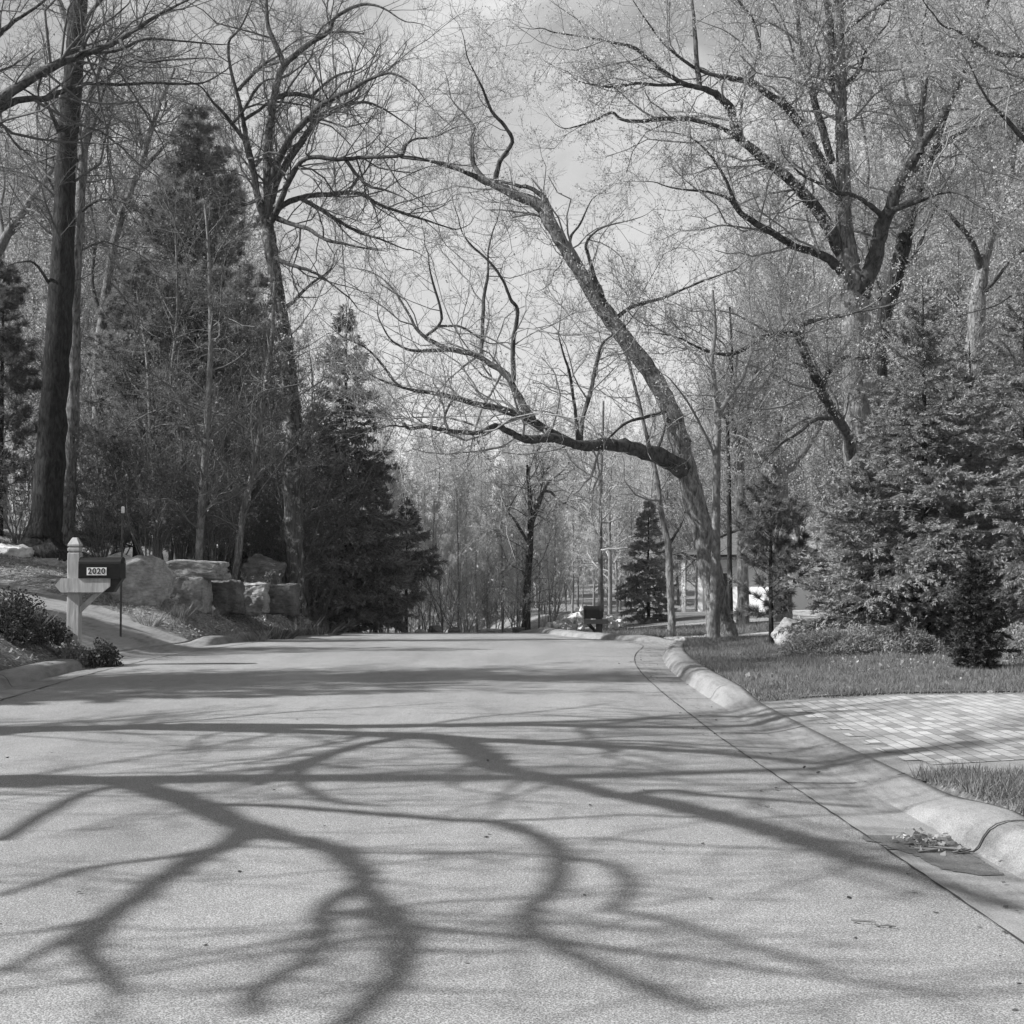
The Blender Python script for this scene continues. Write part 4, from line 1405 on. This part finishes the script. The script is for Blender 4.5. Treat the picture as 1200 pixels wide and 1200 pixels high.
WG = 'stones of the boulder wall by the left driveway'
rock_px('big rounded boulder at the end of the wall behind the numbered mailbox', 106, 204, 649, 722, 28.0, 1.4, 'rock', 3, angular=.6, group=WG, rotz=.15)
rock_px('pale flat-topped boulder at the left edge beside the driveway', -25, 38, 638, 672, 32, 1.3, 'rock_pale', 5, angular=.65, group=WG)
rock_px('small rounded boulder right of the pale flat-topped one', 34, 84, 653, 682, 31.5, .9, 'rock', 8, angular=.4, group=WG)
rock_px('rounded stone hidden behind the mailbox post', 78, 118, 653, 682, 30.5, .8, 'rock', 18, angular=.4, group=WG)
rock_px('thin layered slab lying on top of the block', 200, 264, 657, 679, 29.6, .9, 'rock', 13, angular=.9, group=WG, tilt=.05)
rock_px('upright square block under the layered slab', 203, 244, 676, 718, 29.4, .8, 'rock', 21, angular=.9, group=WG)
rock_px('dark block right of the square one', 240, 284, 680, 720, 30.5, .9, 'rock_dark', 25, angular=.9, group=WG)
rock_px('ribbed block with a pale vertical face in the wall', 275, 314, 684, 720, 31.4, .9, 'rock', 31, angular=.9, group=WG)
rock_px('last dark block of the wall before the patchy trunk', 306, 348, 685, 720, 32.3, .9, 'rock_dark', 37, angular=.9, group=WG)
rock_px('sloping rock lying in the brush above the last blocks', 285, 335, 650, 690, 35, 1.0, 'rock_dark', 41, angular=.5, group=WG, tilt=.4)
CG = 'boulders along the road at the crest'
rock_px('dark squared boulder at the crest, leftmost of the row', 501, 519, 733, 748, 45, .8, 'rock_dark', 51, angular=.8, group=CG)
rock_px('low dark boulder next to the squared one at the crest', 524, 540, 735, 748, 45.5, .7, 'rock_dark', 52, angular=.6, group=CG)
rock_px('low grey boulder left of the squared dark one at the crest', 486, 502, 737, 749, 45, .7, 'rock', 56, angular=.6, group=CG)
rock_px('flat pale boulder in the middle of the crest', 560, 588, 736, 747, 44, .7, 'rock', 53, angular=.8, group=CG)
rock_px('pale boulder right of the flat one at the crest', 589, 604, 736, 748, 44.5, .7, 'rock', 54, angular=.7, group=CG)
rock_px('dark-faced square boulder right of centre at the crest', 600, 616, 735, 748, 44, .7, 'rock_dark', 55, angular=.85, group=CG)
rock_px('standing stone with a pale face beside the small pine', 905, 938, 722, 762, 23.0, .4, 'rock', 61, angular=.8, name='standing_stone', rotz=.5, amp=.35)

# rubble pile of pale broken stone
GR = Geo()
for i in range(260):
    t = rng.uniform(0, 1)
    px = 632 + 96 * t
    Y = rng.uniform(41, 44.5)
    x = (px - 600) / FPX * Y
    top = max(0, (1 - abs(t - .55) * 1.7)) * .75
    z = H1(x, Y) + rng.uniform(0, 1) ** .6 * top
    s = rng.uniform(.06, .17)
    P = norm(rng.normal(size=(8, 3))) * s * rng.uniform(.7, 1.1, (8, 1)) + np.array([x, Y, z])
    bm = bmesh.new()
    for p in P:
        bm.verts.new(p)
    r_ = bmesh.ops.convex_hull(bm, input=bm.verts[:])
    bmesh.ops.triangulate(bm, faces=bm.faces[:])
    bm.verts.index_update()
    GR.add([v.co[:] for v in bm.verts], [[v.index for v in f.verts] for f in bm.faces])
    bm.free()
o = GR.build('rubble_pile', M['rock_pale'], smooth=False)
tag(o, 'heap of pale broken stone on the verge left of the dark mailbox', 'rubble', kind='stuff')


# ------------------------------------------------------------------ mailboxes
def arch(w, h, n=10):
    r = w / 2
    pts = [(-r, 0), (r, 0)]
    for i in range(n + 1):
        a = PI * i / n
        pts.append((r * math.cos(a), h - r * .75 + r * .75 * math.sin(a)))
    return pts


def bevel(o, w=.006, seg=2):
    md = o.modifiers.new('bevel', 'BEVEL')
    md.width = w
    md.segments = seg
    md.limit_method = 'ANGLE'
    md.angle_limit = D(40)
    return o


YM = 21.0
s = YM / FPX
mx, _, _ = at(87, 735, YM)
mz = H1(mx, YM)
zt = lambda py: at(87, py, YM)[2] - mz
root = thing('mailbox', 'black mailbox numbered 2020 on a pale wooden post by the left driveway', 'mailbox', (mx, YM, mz))
pw = .088
G = Geo()
G.box(-pw, pw, -pw, pw, -.25, zt(648))
G.box(-pw * .86, pw * .86, -pw * .86, pw * .86, zt(648), zt(646))
G.box(-pw, pw, -pw, pw, zt(646), zt(642))
G.box(-pw * .86, pw * .86, -pw * .86, pw * .86, zt(642), zt(640))
z0, z1 = zt(640), zt(630)
V = [(sx * pw, sy * pw, z0) for sx, sy in ((-1, -1), (1, -1), (1, 1), (-1, 1))] + [(sx * pw, sy * pw, z0 + .025) for sx, sy in ((-1, -1), (1, -1), (1, 1), (-1, 1))] + [(sx * pw * .4, sy * pw * .4, z1) for sx, sy in ((-1, -1), (1, -1), (1, 1), (-1, 1))]
F = [(0, 1, 5, 4), (1, 2, 6, 5), (2, 3, 7, 6), (3, 0, 4, 7), (4, 5, 9, 8), (5, 6, 10, 9), (6, 7, 11, 10), (7, 4, 8, 11), (8, 9, 10, 11)]
G.add(V, F)
bevel(G.build('post', M['wood_grey'], root, smooth=False), .008)
# arm board: pointed left end, cut right end
zb0, zb1 = zt(694), zt(677.5)
x0, x1 = (67 - 87) * s, (131 - 87) * s
zm = (zb0 + zb1) / 2
G = Geo()
G.prism([(x0, zm), (x0 + .09, zb0 + .0), (x1 - .11, zb0), (x1, zb0 + .09), (x1, zb1), (x0 + .09, zb1)], 1, -pw - .045, -pw - .003)
bevel(G.build('arm_board', M['wood_grey'], root, smooth=False), .006)
G = Geo()
G.prism([(pw + .002, zb0 + .0), (x1 + .03, zb0), (x1 + .16, zb1 - .004), (pw + .002, zb1 - .004)], 1, -.06, .1)
bevel(G.build('bracket', M['blackwood'], root, smooth=False), .004)
G = Geo()
G.prism([(pw + .003, zt(718)), (pw + .003, zt(711)), ((112 - 87) * s, zb0 - .003), ((119 - 87) * s, zb0 - .003)], 1, -.05, .03)
bevel(G.build('brace', M['wood_grey'], root, smooth=False), .004)
bx0, bx1 = (94.5 - 87) * s, (143 - 87) * s
bh = zt(653) - zb1
G = Geo()
G.prism([(p - .02, q + zb1) for p, q in arch(.26, bh)], 0, bx0, bx1 - .02)
box_ = bevel(G.build('box', M['black'], root, smooth=False), .004)
G = Geo()
G.prism([(p * 1.05 - .02, q * 1.03 + zb1 - .006) for p, q in arch(.26, bh)], 0, bx1 - .018, bx1 + .012)
dr = bevel(G.build('door', M['black'], root, smooth=False), .004)
G = Geo()
G.box(bx1 + .012, bx1 + .035, -.05, .01, zb1 + bh * .72, zb1 + bh * .8)
G.build('handle', M['metal'], dr, smooth=False)
# number plate
px0, px1 = (104.5 - 87) * s, (127.5 - 87) * s
yf = -.13 - .02
G = Geo()
G.box(px0, px1, yf - .006, yf - .0015, zt(674), zt(665))
pl = G.build('number_plate', M['white'], root, smooth=False)
cu = bpy.data.curves.new('number', 'FONT')
cu.body = '2020'
cu.size = .118
cu.extrude = .001
cu.offset = .0022
cu.align_x = 'CENTER'
cu.align_y = 'CENTER'
cu.space_character = 1.12
to = bpy.data.objects.new('tmp_text', cu)
COL.objects.link(to)
bpy.context.view_layer.update()
me = bpy.data.meshes.new_from_object(to.evaluated_get(bpy.context.evaluated_depsgraph_get()))
bpy.data.objects.remove(to)
me.materials.clear()
me.materials.append(M['digit'])
tn = bpy.data.objects.new('number', me)
COL.objects.link(tn)
tn.parent = pl
tn.location = ((px0 + px1) / 2, yf - .0085, (zt(674) + zt(665)) / 2)
tn.rotation_euler = (PI / 2, 0, 0)

# reflector stake
Yk = 24.5
kx, _, kz1 = at(143, 594, Yk)
kz = H1(kx, Yk)
root = thing('driveway_marker', 'thin dark stake with a white reflector cap beside the driveway', 'marker', (kx, Yk, kz))
G = Geo()
G.tubes([[(0, 0, -.2), (.0, 0, .8), (.015, 0, kz1 - kz - .11)]], [[.018, .018, .016]], 8, cap=True)
G.build('stake', M['metal'], root)
G = Geo()
G.tubes([[(.015, 0, kz1 - kz - .11), (.015, 0, kz1 - kz - .1), (.016, 0, kz1 - kz)]], [[.02, .032, .03]], 10, cap=True)
G.build('reflector', M['white'], root)

# second mailbox
YB = 31.5
s2 = YB / FPX
bx, _, _ = at(702, 747, YB)
bz = H1(bx, YB)
zt2 = lambda py: at(702, py, YB)[2] - bz
root = thing('mailbox', 'dark mailbox on a braced dark post at the far right kerb', 'mailbox', (bx, YB, bz))
G = Geo()
G.box(-.07, .07, -.07, .07, -.25, zt2(716))
bevel(G.build('post', M['blackwood'], root, smooth=False))
G = Geo()
G.prism([(p, q + zt2(725)) for p, q in arch(.22, zt2(710) - zt2(725))], 0, (685.5 - 702) * s2, (702.5 - 702) * s2)
b2 = bevel(G.build('box', M['black'], root, smooth=False), .004)
G = Geo()
G.prism([(p * 1.05, q * 1.03 + zt2(725) - .005) for p, q in arch(.22, zt2(710) - zt2(725))], 0, (684.2 - 702) * s2, (685.4 - 702) * s2)
bevel(G.build('door', M['black'], root, smooth=False), .003)
G = Geo()
G.box((684 - 702) * s2, (712 - 702) * s2, -.11, -.073, zt2(731), zt2(725.5))
G.build('arm_board', M['blackwood'], root, smooth=False)
G = Geo()
G.prism([(-.072, zt2(743)), (-.072, zt2(738)), ((687 - 702) * s2, zt2(731) - .003), ((690 - 702) * s2 + .05, zt2(731) - .003)], 1, -.05, .03)
G.build('brace', M['blackwood'], root, smooth=False)
G = Geo()
G.box((705 - 702) * s2, (707 - 702) * s2, -.02, .02, zt2(724), zt2(709))
G.build('flag', M['blackwood'], root, smooth=False)

# ------------------------------------------------------------------ house
YH = 58.0
hx0, _, zb = at(818, 722, YH)
hx1 = at(915, 722, YH)[0]
ze = at(818, 656, YH)[2]
hz = min(H1(hx0, YH), H1(hx1, YH + 8)) - .3
root = thing('house', 'low white house with a wide dark eave half hidden behind the leaning tree', 'house', (hx0, YH, hz))
W_, Dp = hx1 - hx0, 9.0
root.rotation_euler = (0, 0, D(-20))
hh = ze - hz
G = Geo()
G.box(0, W_, 0, Dp, 0, hh)
G.build('wall', M['white'], root, smooth=False)
ov = .7
G = Geo()
V = [(-ov, -ov, hh), (W_ + ov, -ov, hh), (W_ + ov, Dp + ov, hh), (-ov, Dp + ov, hh), (-ov, -ov, hh + .22), (W_ + ov, -ov, hh + .22), (W_ + ov, Dp + ov, hh + .22), (-ov, Dp + ov, hh + .22)]
G.add(V, [(0, 3, 2, 1), (0, 1, 5, 4), (1, 2, 6, 5), (2, 3, 7, 6), (3, 0, 4, 7)])
G.build('eave', M['fascia'], root, smooth=False)
G = Geo()
o2 = ov + .06
V = [(-o2, -o2, hh + .2), (W_ + o2, -o2, hh + .2), (W_ + o2, Dp + o2, hh + .2), (-o2, Dp + o2, hh + .2), (1.5, Dp / 2, hh + 1.5), (W_ - 1.5, Dp / 2, hh + 1.5)]
G.add(V, [(0, 1, 5, 4), (2, 3, 4, 5)])
G.add(V, [(1, 2, 5), (3, 0, 4)])
G.build('roof', M['roof'], root, smooth=False)
for wx in (.35,):
    ww = .9 if wx < 1 else 1.3
    wz = hh - 1.75
    G = Geo()
    for (a0, a1, b0, b1) in ((wx - .08, wx + ww + .08, wz - .08, wz), (wx - .08, wx + ww + .08, wz + 1.2, wz + 1.28), (wx - .08, wx, wz, wz + 1.2), (wx + ww, wx + ww + .08, wz, wz + 1.2), (wx + ww / 2 - .025, wx + ww / 2 + .025, wz, wz + 1.2)):
        G.box(a0, a1, -.06, -.002, b0, b1)
    fr = G.build('window', M['white'], root, smooth=False)
    G = Geo()
    G.box(wx + .002, wx + ww - .002, -.02, -.004, wz + .002, wz + 1.198)
    G.build('pane', M['glass'], fr, smooth=False)
G = Geo()
G.box(-.55, -.4, -.6, -.45, 0, hh - .005)
G.build('porch_post', M['white'], root, smooth=False)



# ------------------------------------------------------------------ ground cover
def scatter_blades(name, label, mat, fx0, fx1, y0, y1, n, hgt_, wid, lean=.5, mask=None, kind='stuff', cat='grass', zoff=.01):
    y = rng.uniform(y0, y1, n)
    a, b = fx0(y), fx1(y)
    x = a + (b - a) * rng.uniform(0, 1, n)
    if mask is not None:
        k = mask(x, y)
        x, y = x[k], y[k]
    m = len(x)
    z = hgt(x, y) + zoff
    A = rng.normal(size=(m, 3)) * lean
    A[:, 2] = 1
    A = norm(A) * (hgt_ * rng.uniform(.5, 1.3, m) * (1 + .9 * cl(x, y, 2.2)))[:, None]
    B = norm(np.cross(A, rng.normal(size=(m, 3)))) * wid
    G = Geo()
    G.blades(np.stack([x, y, z - .01], -1), A, B)
    o = G.build(name, M[mat], smooth=False)
    return tag(o, label, cat, kind=kind)


def cl(x, y, sc=1.0):
    return np.array([mnoise.noise(Vector((a * sc, b * sc, 3.1))) for a, b in zip(x, y)])


scatter_blades('grass', 'short lawn grass on the island between the two right driveways', 'grass', lambda y: RE(y) + GW + KW - .06, lambda y: RE(y) * 0 + 10.5, 14.45, 27.1, 150000, .07, .0045, mask=lambda x, y: (y > 14.62 + .12 * cl(x, y, 3)) & (y < 26.4 + .2 * cl(x, y, 1.5)))
scatter_blades('grass', 'rough grass on the near right verge', 'grass', lambda y: RE(y) + GW + KW - .04, lambda y: RE(y) * 0 + 5.2, 6.0, 9.6, 26000, .085, .004, mask=lambda x, y: y < 9.4 + .15 * cl(x, y, 3))
scatter_blades('grass', 'lawn grass beyond the pale driveway', 'grass', lambda y: RE(y) + GW + KW, lambda y: np.clip(3.2 + (y - 28.5) * .8, 3, 6.5), 28.4, 37.6, 20000, .08, .01)


# leaf litter
def litter(name, label, xf0, xf1, y0, y1, n, size, mat='dry', mask=None):
    y = rng.uniform(y0, y1, n)
    a, b = xf0(y), xf1(y)
    x = a + (b - a) * rng.uniform(0, 1, n)
    if mask is not None:
        k = mask(x, y)
        x, y = x[k], y[k]
    m = len(x)
    p = np.stack([x, y, hgt(x, y) + .012], -1)
    A = rng.normal(size=(m, 3))
    A[:, 2] = np.abs(A[:, 2]) * .5
    A = norm(A) * (size * rng.uniform(.4, 1.2, m))[:, None]
    B = np.cross(A, np.array([0, 0, 1.]) + rng.normal(size=(m, 3)) * .4)
    B = norm(B) * np.linalg.norm(A, axis=1, keepdims=True) * .33
    G = Geo()
    G.leaves(p, A, B)
    o = G.build(name, M[mat], smooth=False)
    return tag(o, label, 'leaf litter', kind='stuff')


def not_drive(x, y):
    # keep clear of the left driveway
    e0 = np.interp(-x, [6, 7.4, 9, 11.5, 16, 26], [21.3, 21.9, 22.8, 24.6, 27, 30])
    e1 = np.interp(-x, [6, 6.6, 8.3, 10.8, 15, 26], [26.4, 26.6, 27.5, 29.1, 31.6, 35])
    return (y < e0 - .05) | (y > e1 + .05)


lx = lambda y: LE(y) - GW - KW - .02
litter('leaf_litter', 'dry leaves and bark mulch strewn over the left bank', lambda y: lx(y) - 9, lx, 14, 46, 52000, .06, 'dry', not_drive)
litter('leaf_litter', 'dry leaves under the spruces on the right', lambda y: y * 0 + 4.2, lambda y: y * 0 + 9, 17.2, 23.5, 5000, .05, 'dry')
litter('leaf_litter', 'scattered pale dead leaves along the lawn edges on the right', lambda y: RE(y) + .95, lambda y: RE(y) * 0 + 9, 14.5, 17.5, 110, .09, 'dry')
scatter_blades('dry_grass', 'dry tufted grass along the foot of the boulder wall', 'dry_grass', lambda y: lx(y) - 2.3, lambda y: lx(y) - .4, 26.8, 36, 9000, .2, .006, .5, lambda x, y: (cl(x, y, 1.6) > .08) & not_drive(x, y))


def leafy_mound(name, label, c, rx_, ry_, hz_, n, size, mat, cat='plant', wid=.35):
    th = rng.uniform(0, 2 * PI, n)
    u = rng.uniform(0, 1, n)
    rr = rng.uniform(.55, 1.05, n) ** .5
    ph = np.arccos(u)
    lump = 1 + .18 * np.sin(th * 3 + c[0]) + .12 * np.sin(th * 5 + ph * 4)
    P = np.stack([c[0] + rx_ * rr * lump * np.sin(ph) * np.cos(th), c[1] + ry_ * rr * lump * np.sin(ph) * np.sin(th), c[2] - .02 + hz_ * rr * lump * np.cos(ph)], -1)
    A = norm(rng.normal(size=(n, 3)) + (P - np.array(c)) * .8) * (size * rng.uniform(.5, 1.2, n))[:, None]
    B = norm(np.cross(A, rng.normal(size=(n, 3)))) * np.linalg.norm(A, axis=1, keepdims=True) * wid
    root = thing(name, label, cat, c)
    G = Geo()
    G.leaves(P, A, B)
    G.build('leaves', M[mat], root, c)
    st = Geo()
    k = 14
    th = rng.uniform(0, 2 * PI, k)
    q = rng.uniform(.1, .6, k)
    p0 = np.tile(np.array(c) - [0, 0, .05], (k, 1))
    p2 = p0 + np.stack([rx_ * q * np.cos(th), ry_ * q * np.sin(th), np.full(k, hz_ * .75)], -1)
    Pm = np.stack([p0, p0 * .5 + p2 * .5 + [0, 0, .04 * hz_], p2], 1)
    st.tubes(Pm, np.full((k, 3), .006), 4)
    st.build('stems', M['twig_dark'], root, c)
    return root


def gbx(px, Y):
    return gb(px, Y)


leafy_mound('round_shrub', 'small round dark shrub just right of the mailbox post', gbx(121, 20.75), .24, .24, .42, 2600, .045, 'leaf_dark', 'shrub')
leafy_mound('leafy_plant', 'grey-green leafy plant at the foot of the mailbox post', gbx(86, 20.6), .36, .25, .4, 2600, .05, 'leaf_mid')
leafy_mound('leafy_plant', 'dark spreading plant left of the mailbox post', gbx(46, 20.8), .5, .35, .38, 3400, .05, 'leaf_dark')
leafy_mound('leafy_plant', 'dark ground-hugging plant at the left edge above the kerb', gbx(2, 20.2), .5, .4, .36, 3400, .05, 'leaf_dark')
leafy_mound('leafy_plant', 'low dark plant between kerb and mailbox', gbx(22, 20.0), .35, .3, .26, 2600, .05, 'leaf_dark')
leafy_mound('leafy_plant', 'dark clump further back at the left edge', gbx(8, 21.0), .55, .4, .42, 3000, .05, 'leaf_dark')
leafy_mound('juniper', 'low spreading dark juniper in front of the smaller spruce', gbx(990, 20.3), .75, .5, .36, 14000, .07, 'needle', 'shrub', .1)
leafy_mound('juniper', 'low dark evergreen under the large spruce', gbx(1060, 20.2), .6, .4, .34, 12000, .07, 'needle_dark', 'shrub', .1)
leafy_mound('juniper', 'pale low evergreen at the right edge behind the dwarf conifer', gbx(1190, 18.9), .5, .4, .42, 12000, .07, 'needle', 'shrub', .1)


def tuft(label, px, Y, n, h_, mat='dry_grass', spread=.16):
    c = gb(px, Y)
    root = None
    th = rng.uniform(0, 2 * PI, n)
    r = spread * rng.uniform(0, 1, n) ** .5
    P = np.stack([c[0] + r * np.cos(th), c[1] + r * np.sin(th), np.full(n, c[2] - .02)], -1)
    A = np.stack([np.cos(th) * r * 2.2, np.sin(th) * r * 2.2, np.full(n, h_)], -1) + rng.normal(size=(n, 3)) * .05
    A *= rng.uniform(.5, 1.1, (n, 1))
    B = norm(np.cross(A, rng.normal(size=(n, 3)))) * .007
    G = Geo()
    G.blades(P, A, B)
    o = G.build('grass_tuft', M[mat], None, c, smooth=False)
    return tag(o, label, 'grass tuft')


tuft('upright pale tuft left of the mailbox post', 30, 20.6, 120, .4)
tuft('wispy pale tuft nearest the left edge', 10, 20.2, 90, .35)
tuft('dry tuft below the square block', 212, 27.6, 160, .35)
tuft('dry tuft below the ribbed block', 262, 28.2, 180, .4)
tuft('bushy dark tuft below the last wall block', 322, 29.6, 220, .5, 'leaf_dark', .3)
tuft('grass clump at the foot of the patchy trunk', 350, 32.5, 220, .5, 'leaf_mid', .3)
tuft('dark clump just right of the patchy trunk foot', 376, 33, 220, .45, 'leaf_dark', .35)
tuft('dry tuft at the bottom of the big boulder', 175, 26.6, 130, .3)
tuft('dry clump by the kerb where the left kerb resumes', 300, 28.6, 170, .35)

# ------------------------------------------------------------------ gutter debris
G = Geo()
poly = [(1012, 979), (1060, 980), (1112, 979), (1140, 1000), (1178, 1024), (1150, 1025), (1105, 1018), (1070, 1003), (1035, 990), (1010, 985)]
PG = np.array([gnd(*p) for p in poly])
ys_ = np.linspace(PG[:, 1].min() + .003, PG[:, 1].max() - .003, 40)
rows = []
for y in ys_:
    xs_ = []
    for a, b in zip(PG, np.roll(PG, -1, 0)):
        if (a[1] - y) * (b[1] - y) < 0:
            xs_.append(a[0] + (b[0] - a[0]) * (y - a[1]) / (b[1] - a[1]))
    xa, xb = min(xs_) + rng.normal(0, .014), max(xs_) + rng.normal(0, .008)
    xx = np.linspace(xa, xb, 12)
    o_, z_ = kerb_profile(kR(np.array([y])))
    zz = np.where(xx > RE(y), np.interp(xx - RE(y), o_, z_[0]), 0) + .005
    rows.append(np.stack([xx, np.full(12, y), zz], -1))
V = np.array(rows)
idx = np.arange(40 * 12).reshape(40, 12)
G.add(V.reshape(-1, 3), np.stack([idx[:-1, :-1], idx[:-1, 1:], idx[1:, 1:], idx[1:, :-1]], -1).reshape(-1, 4))
structure(G.build('silt_patch', M['stain'], smooth=False))
rootc = gnd(1086, 992)
zc = -.01
n = 170
P = np.stack([rng.normal(rootc[0], .06, n), rng.normal(rootc[1] + .05, .1, n), zc + .02 + np.abs(rng.normal(0, .022, n))], -1)
A = norm(rng.normal(size=(n, 3)) * [1, 1, .5]) * (.04 * rng.uniform(.4, 1.3, n))[:, None]
B = norm(np.cross(A, rng.normal(size=(n, 3)) + [0, 0, 1.5])) * np.linalg.norm(A, axis=1, keepdims=True) * .3
G = Geo()
G.leaves(P, A, B)
for _ in range(5):
    a = rng.uniform(0, PI)
    cpt = np.array([rootc[0] + rng.normal(.08, .08), rootc[1] - .05 + rng.normal(0, .06), zc + .02])
    d_ = np.array([math.cos(a), math.sin(a) * .4, .05]) * rng.uniform(.05, .11)
    G.tubes([[cpt - d_, cpt, cpt + d_]], [[.006, .007, .004]], 5)
tag(G.build('leaf_clump', M['dry'], None, (rootc[0], rootc[1], zc)), 'clump of dry leaves lying on the dark silt in the right gutter', 'leaves')


def stick(label, p0, p1, r, bend=.01):
    a = np.array([*gnd(*p0), .012])
    b = np.array([*gnd(*p1), .012])
    t = np.linspace(0, 1, 7)[:, None]
    P = a * (1 - t) + b * t
    P[1:-1] += rng.normal(size=(5, 3)) * [bend, bend, .002]
    G = Geo()
    G.tubes(P[None], [np.linspace(r, r * .6, 7)], 6, cap=True)
    return tag(G.build('stick', M['twig_dark'], None, tuple(P[0])), label, 'stick')


stick('thin dark stick lying on the asphalt near the right gutter', (998, 1081), (1050, 1089), .005)
stick('short twig on the road left of the gutter', (888, 944), (902, 948), .005)
stick('pale short twig lying in the gutter by the leaf clump', (1118, 1000), (1134, 998), .005)
n = 300
y = rng.uniform(4.6, 24, n)
x = RE(y) + rng.normal(.15, .28, n)
x[:130] = rng.uniform(-5, 1.8, 130)
G = Geo()
off = x - RE(y)
z = np.where(off > .42, .03 + .25 * np.clip(off - .42, 0, .4), .006)
A = norm(rng.normal(size=(n, 3)) * [1, 1, .15]) * (.03 * rng.uniform(.3, 1.4, n))[:, None]
B = norm(np.cross(A, np.array([0, 0, 1.]) + rng.normal(size=(n, 3)) * .3)) * np.linalg.norm(A, axis=1, keepdims=True) * .3
k = off < .45
G.leaves(np.stack([x, y, z], -1)[k], A[k], B[k])
tag(G.build('road_litter', M['leaf_dark'], smooth=False), 'small dark leaf scraps scattered over road and gutter', 'litter', kind='stuff')

HZ = .0003
if HZ:
    G = Geo()
    G.box(-250, 250, -70, 310, -12, 60)
    m, N = new_mat('haze_air')
    v = N('ShaderNodeVolumePrincipled', {'Color': g(.92), 'Density': HZ, 'Anisotropy': .2})
    ou = N('ShaderNodeOutputMaterial')
    N.t.links.new(v.outputs[0], ou.inputs['Volume'])
    tag(G.build('haze', m, smooth=False), 'thin pale haze filling the air over the road and woods', kind='stuff')

for o in bpy.data.objects:
    if o.name.startswith('wood_tree') and o.get('label') == 'x':
        for c_ in list(o.children):
            bpy.data.objects.remove(c_)
        bpy.data.objects.remove(o)
nf = sum(len(o.data.polygons) for o in bpy.data.objects if o.type == 'MESH')
print('objects', len(bpy.data.objects), 'faces', nf, 'unique', sum(len(m.polygons) for m in bpy.data.meshes))
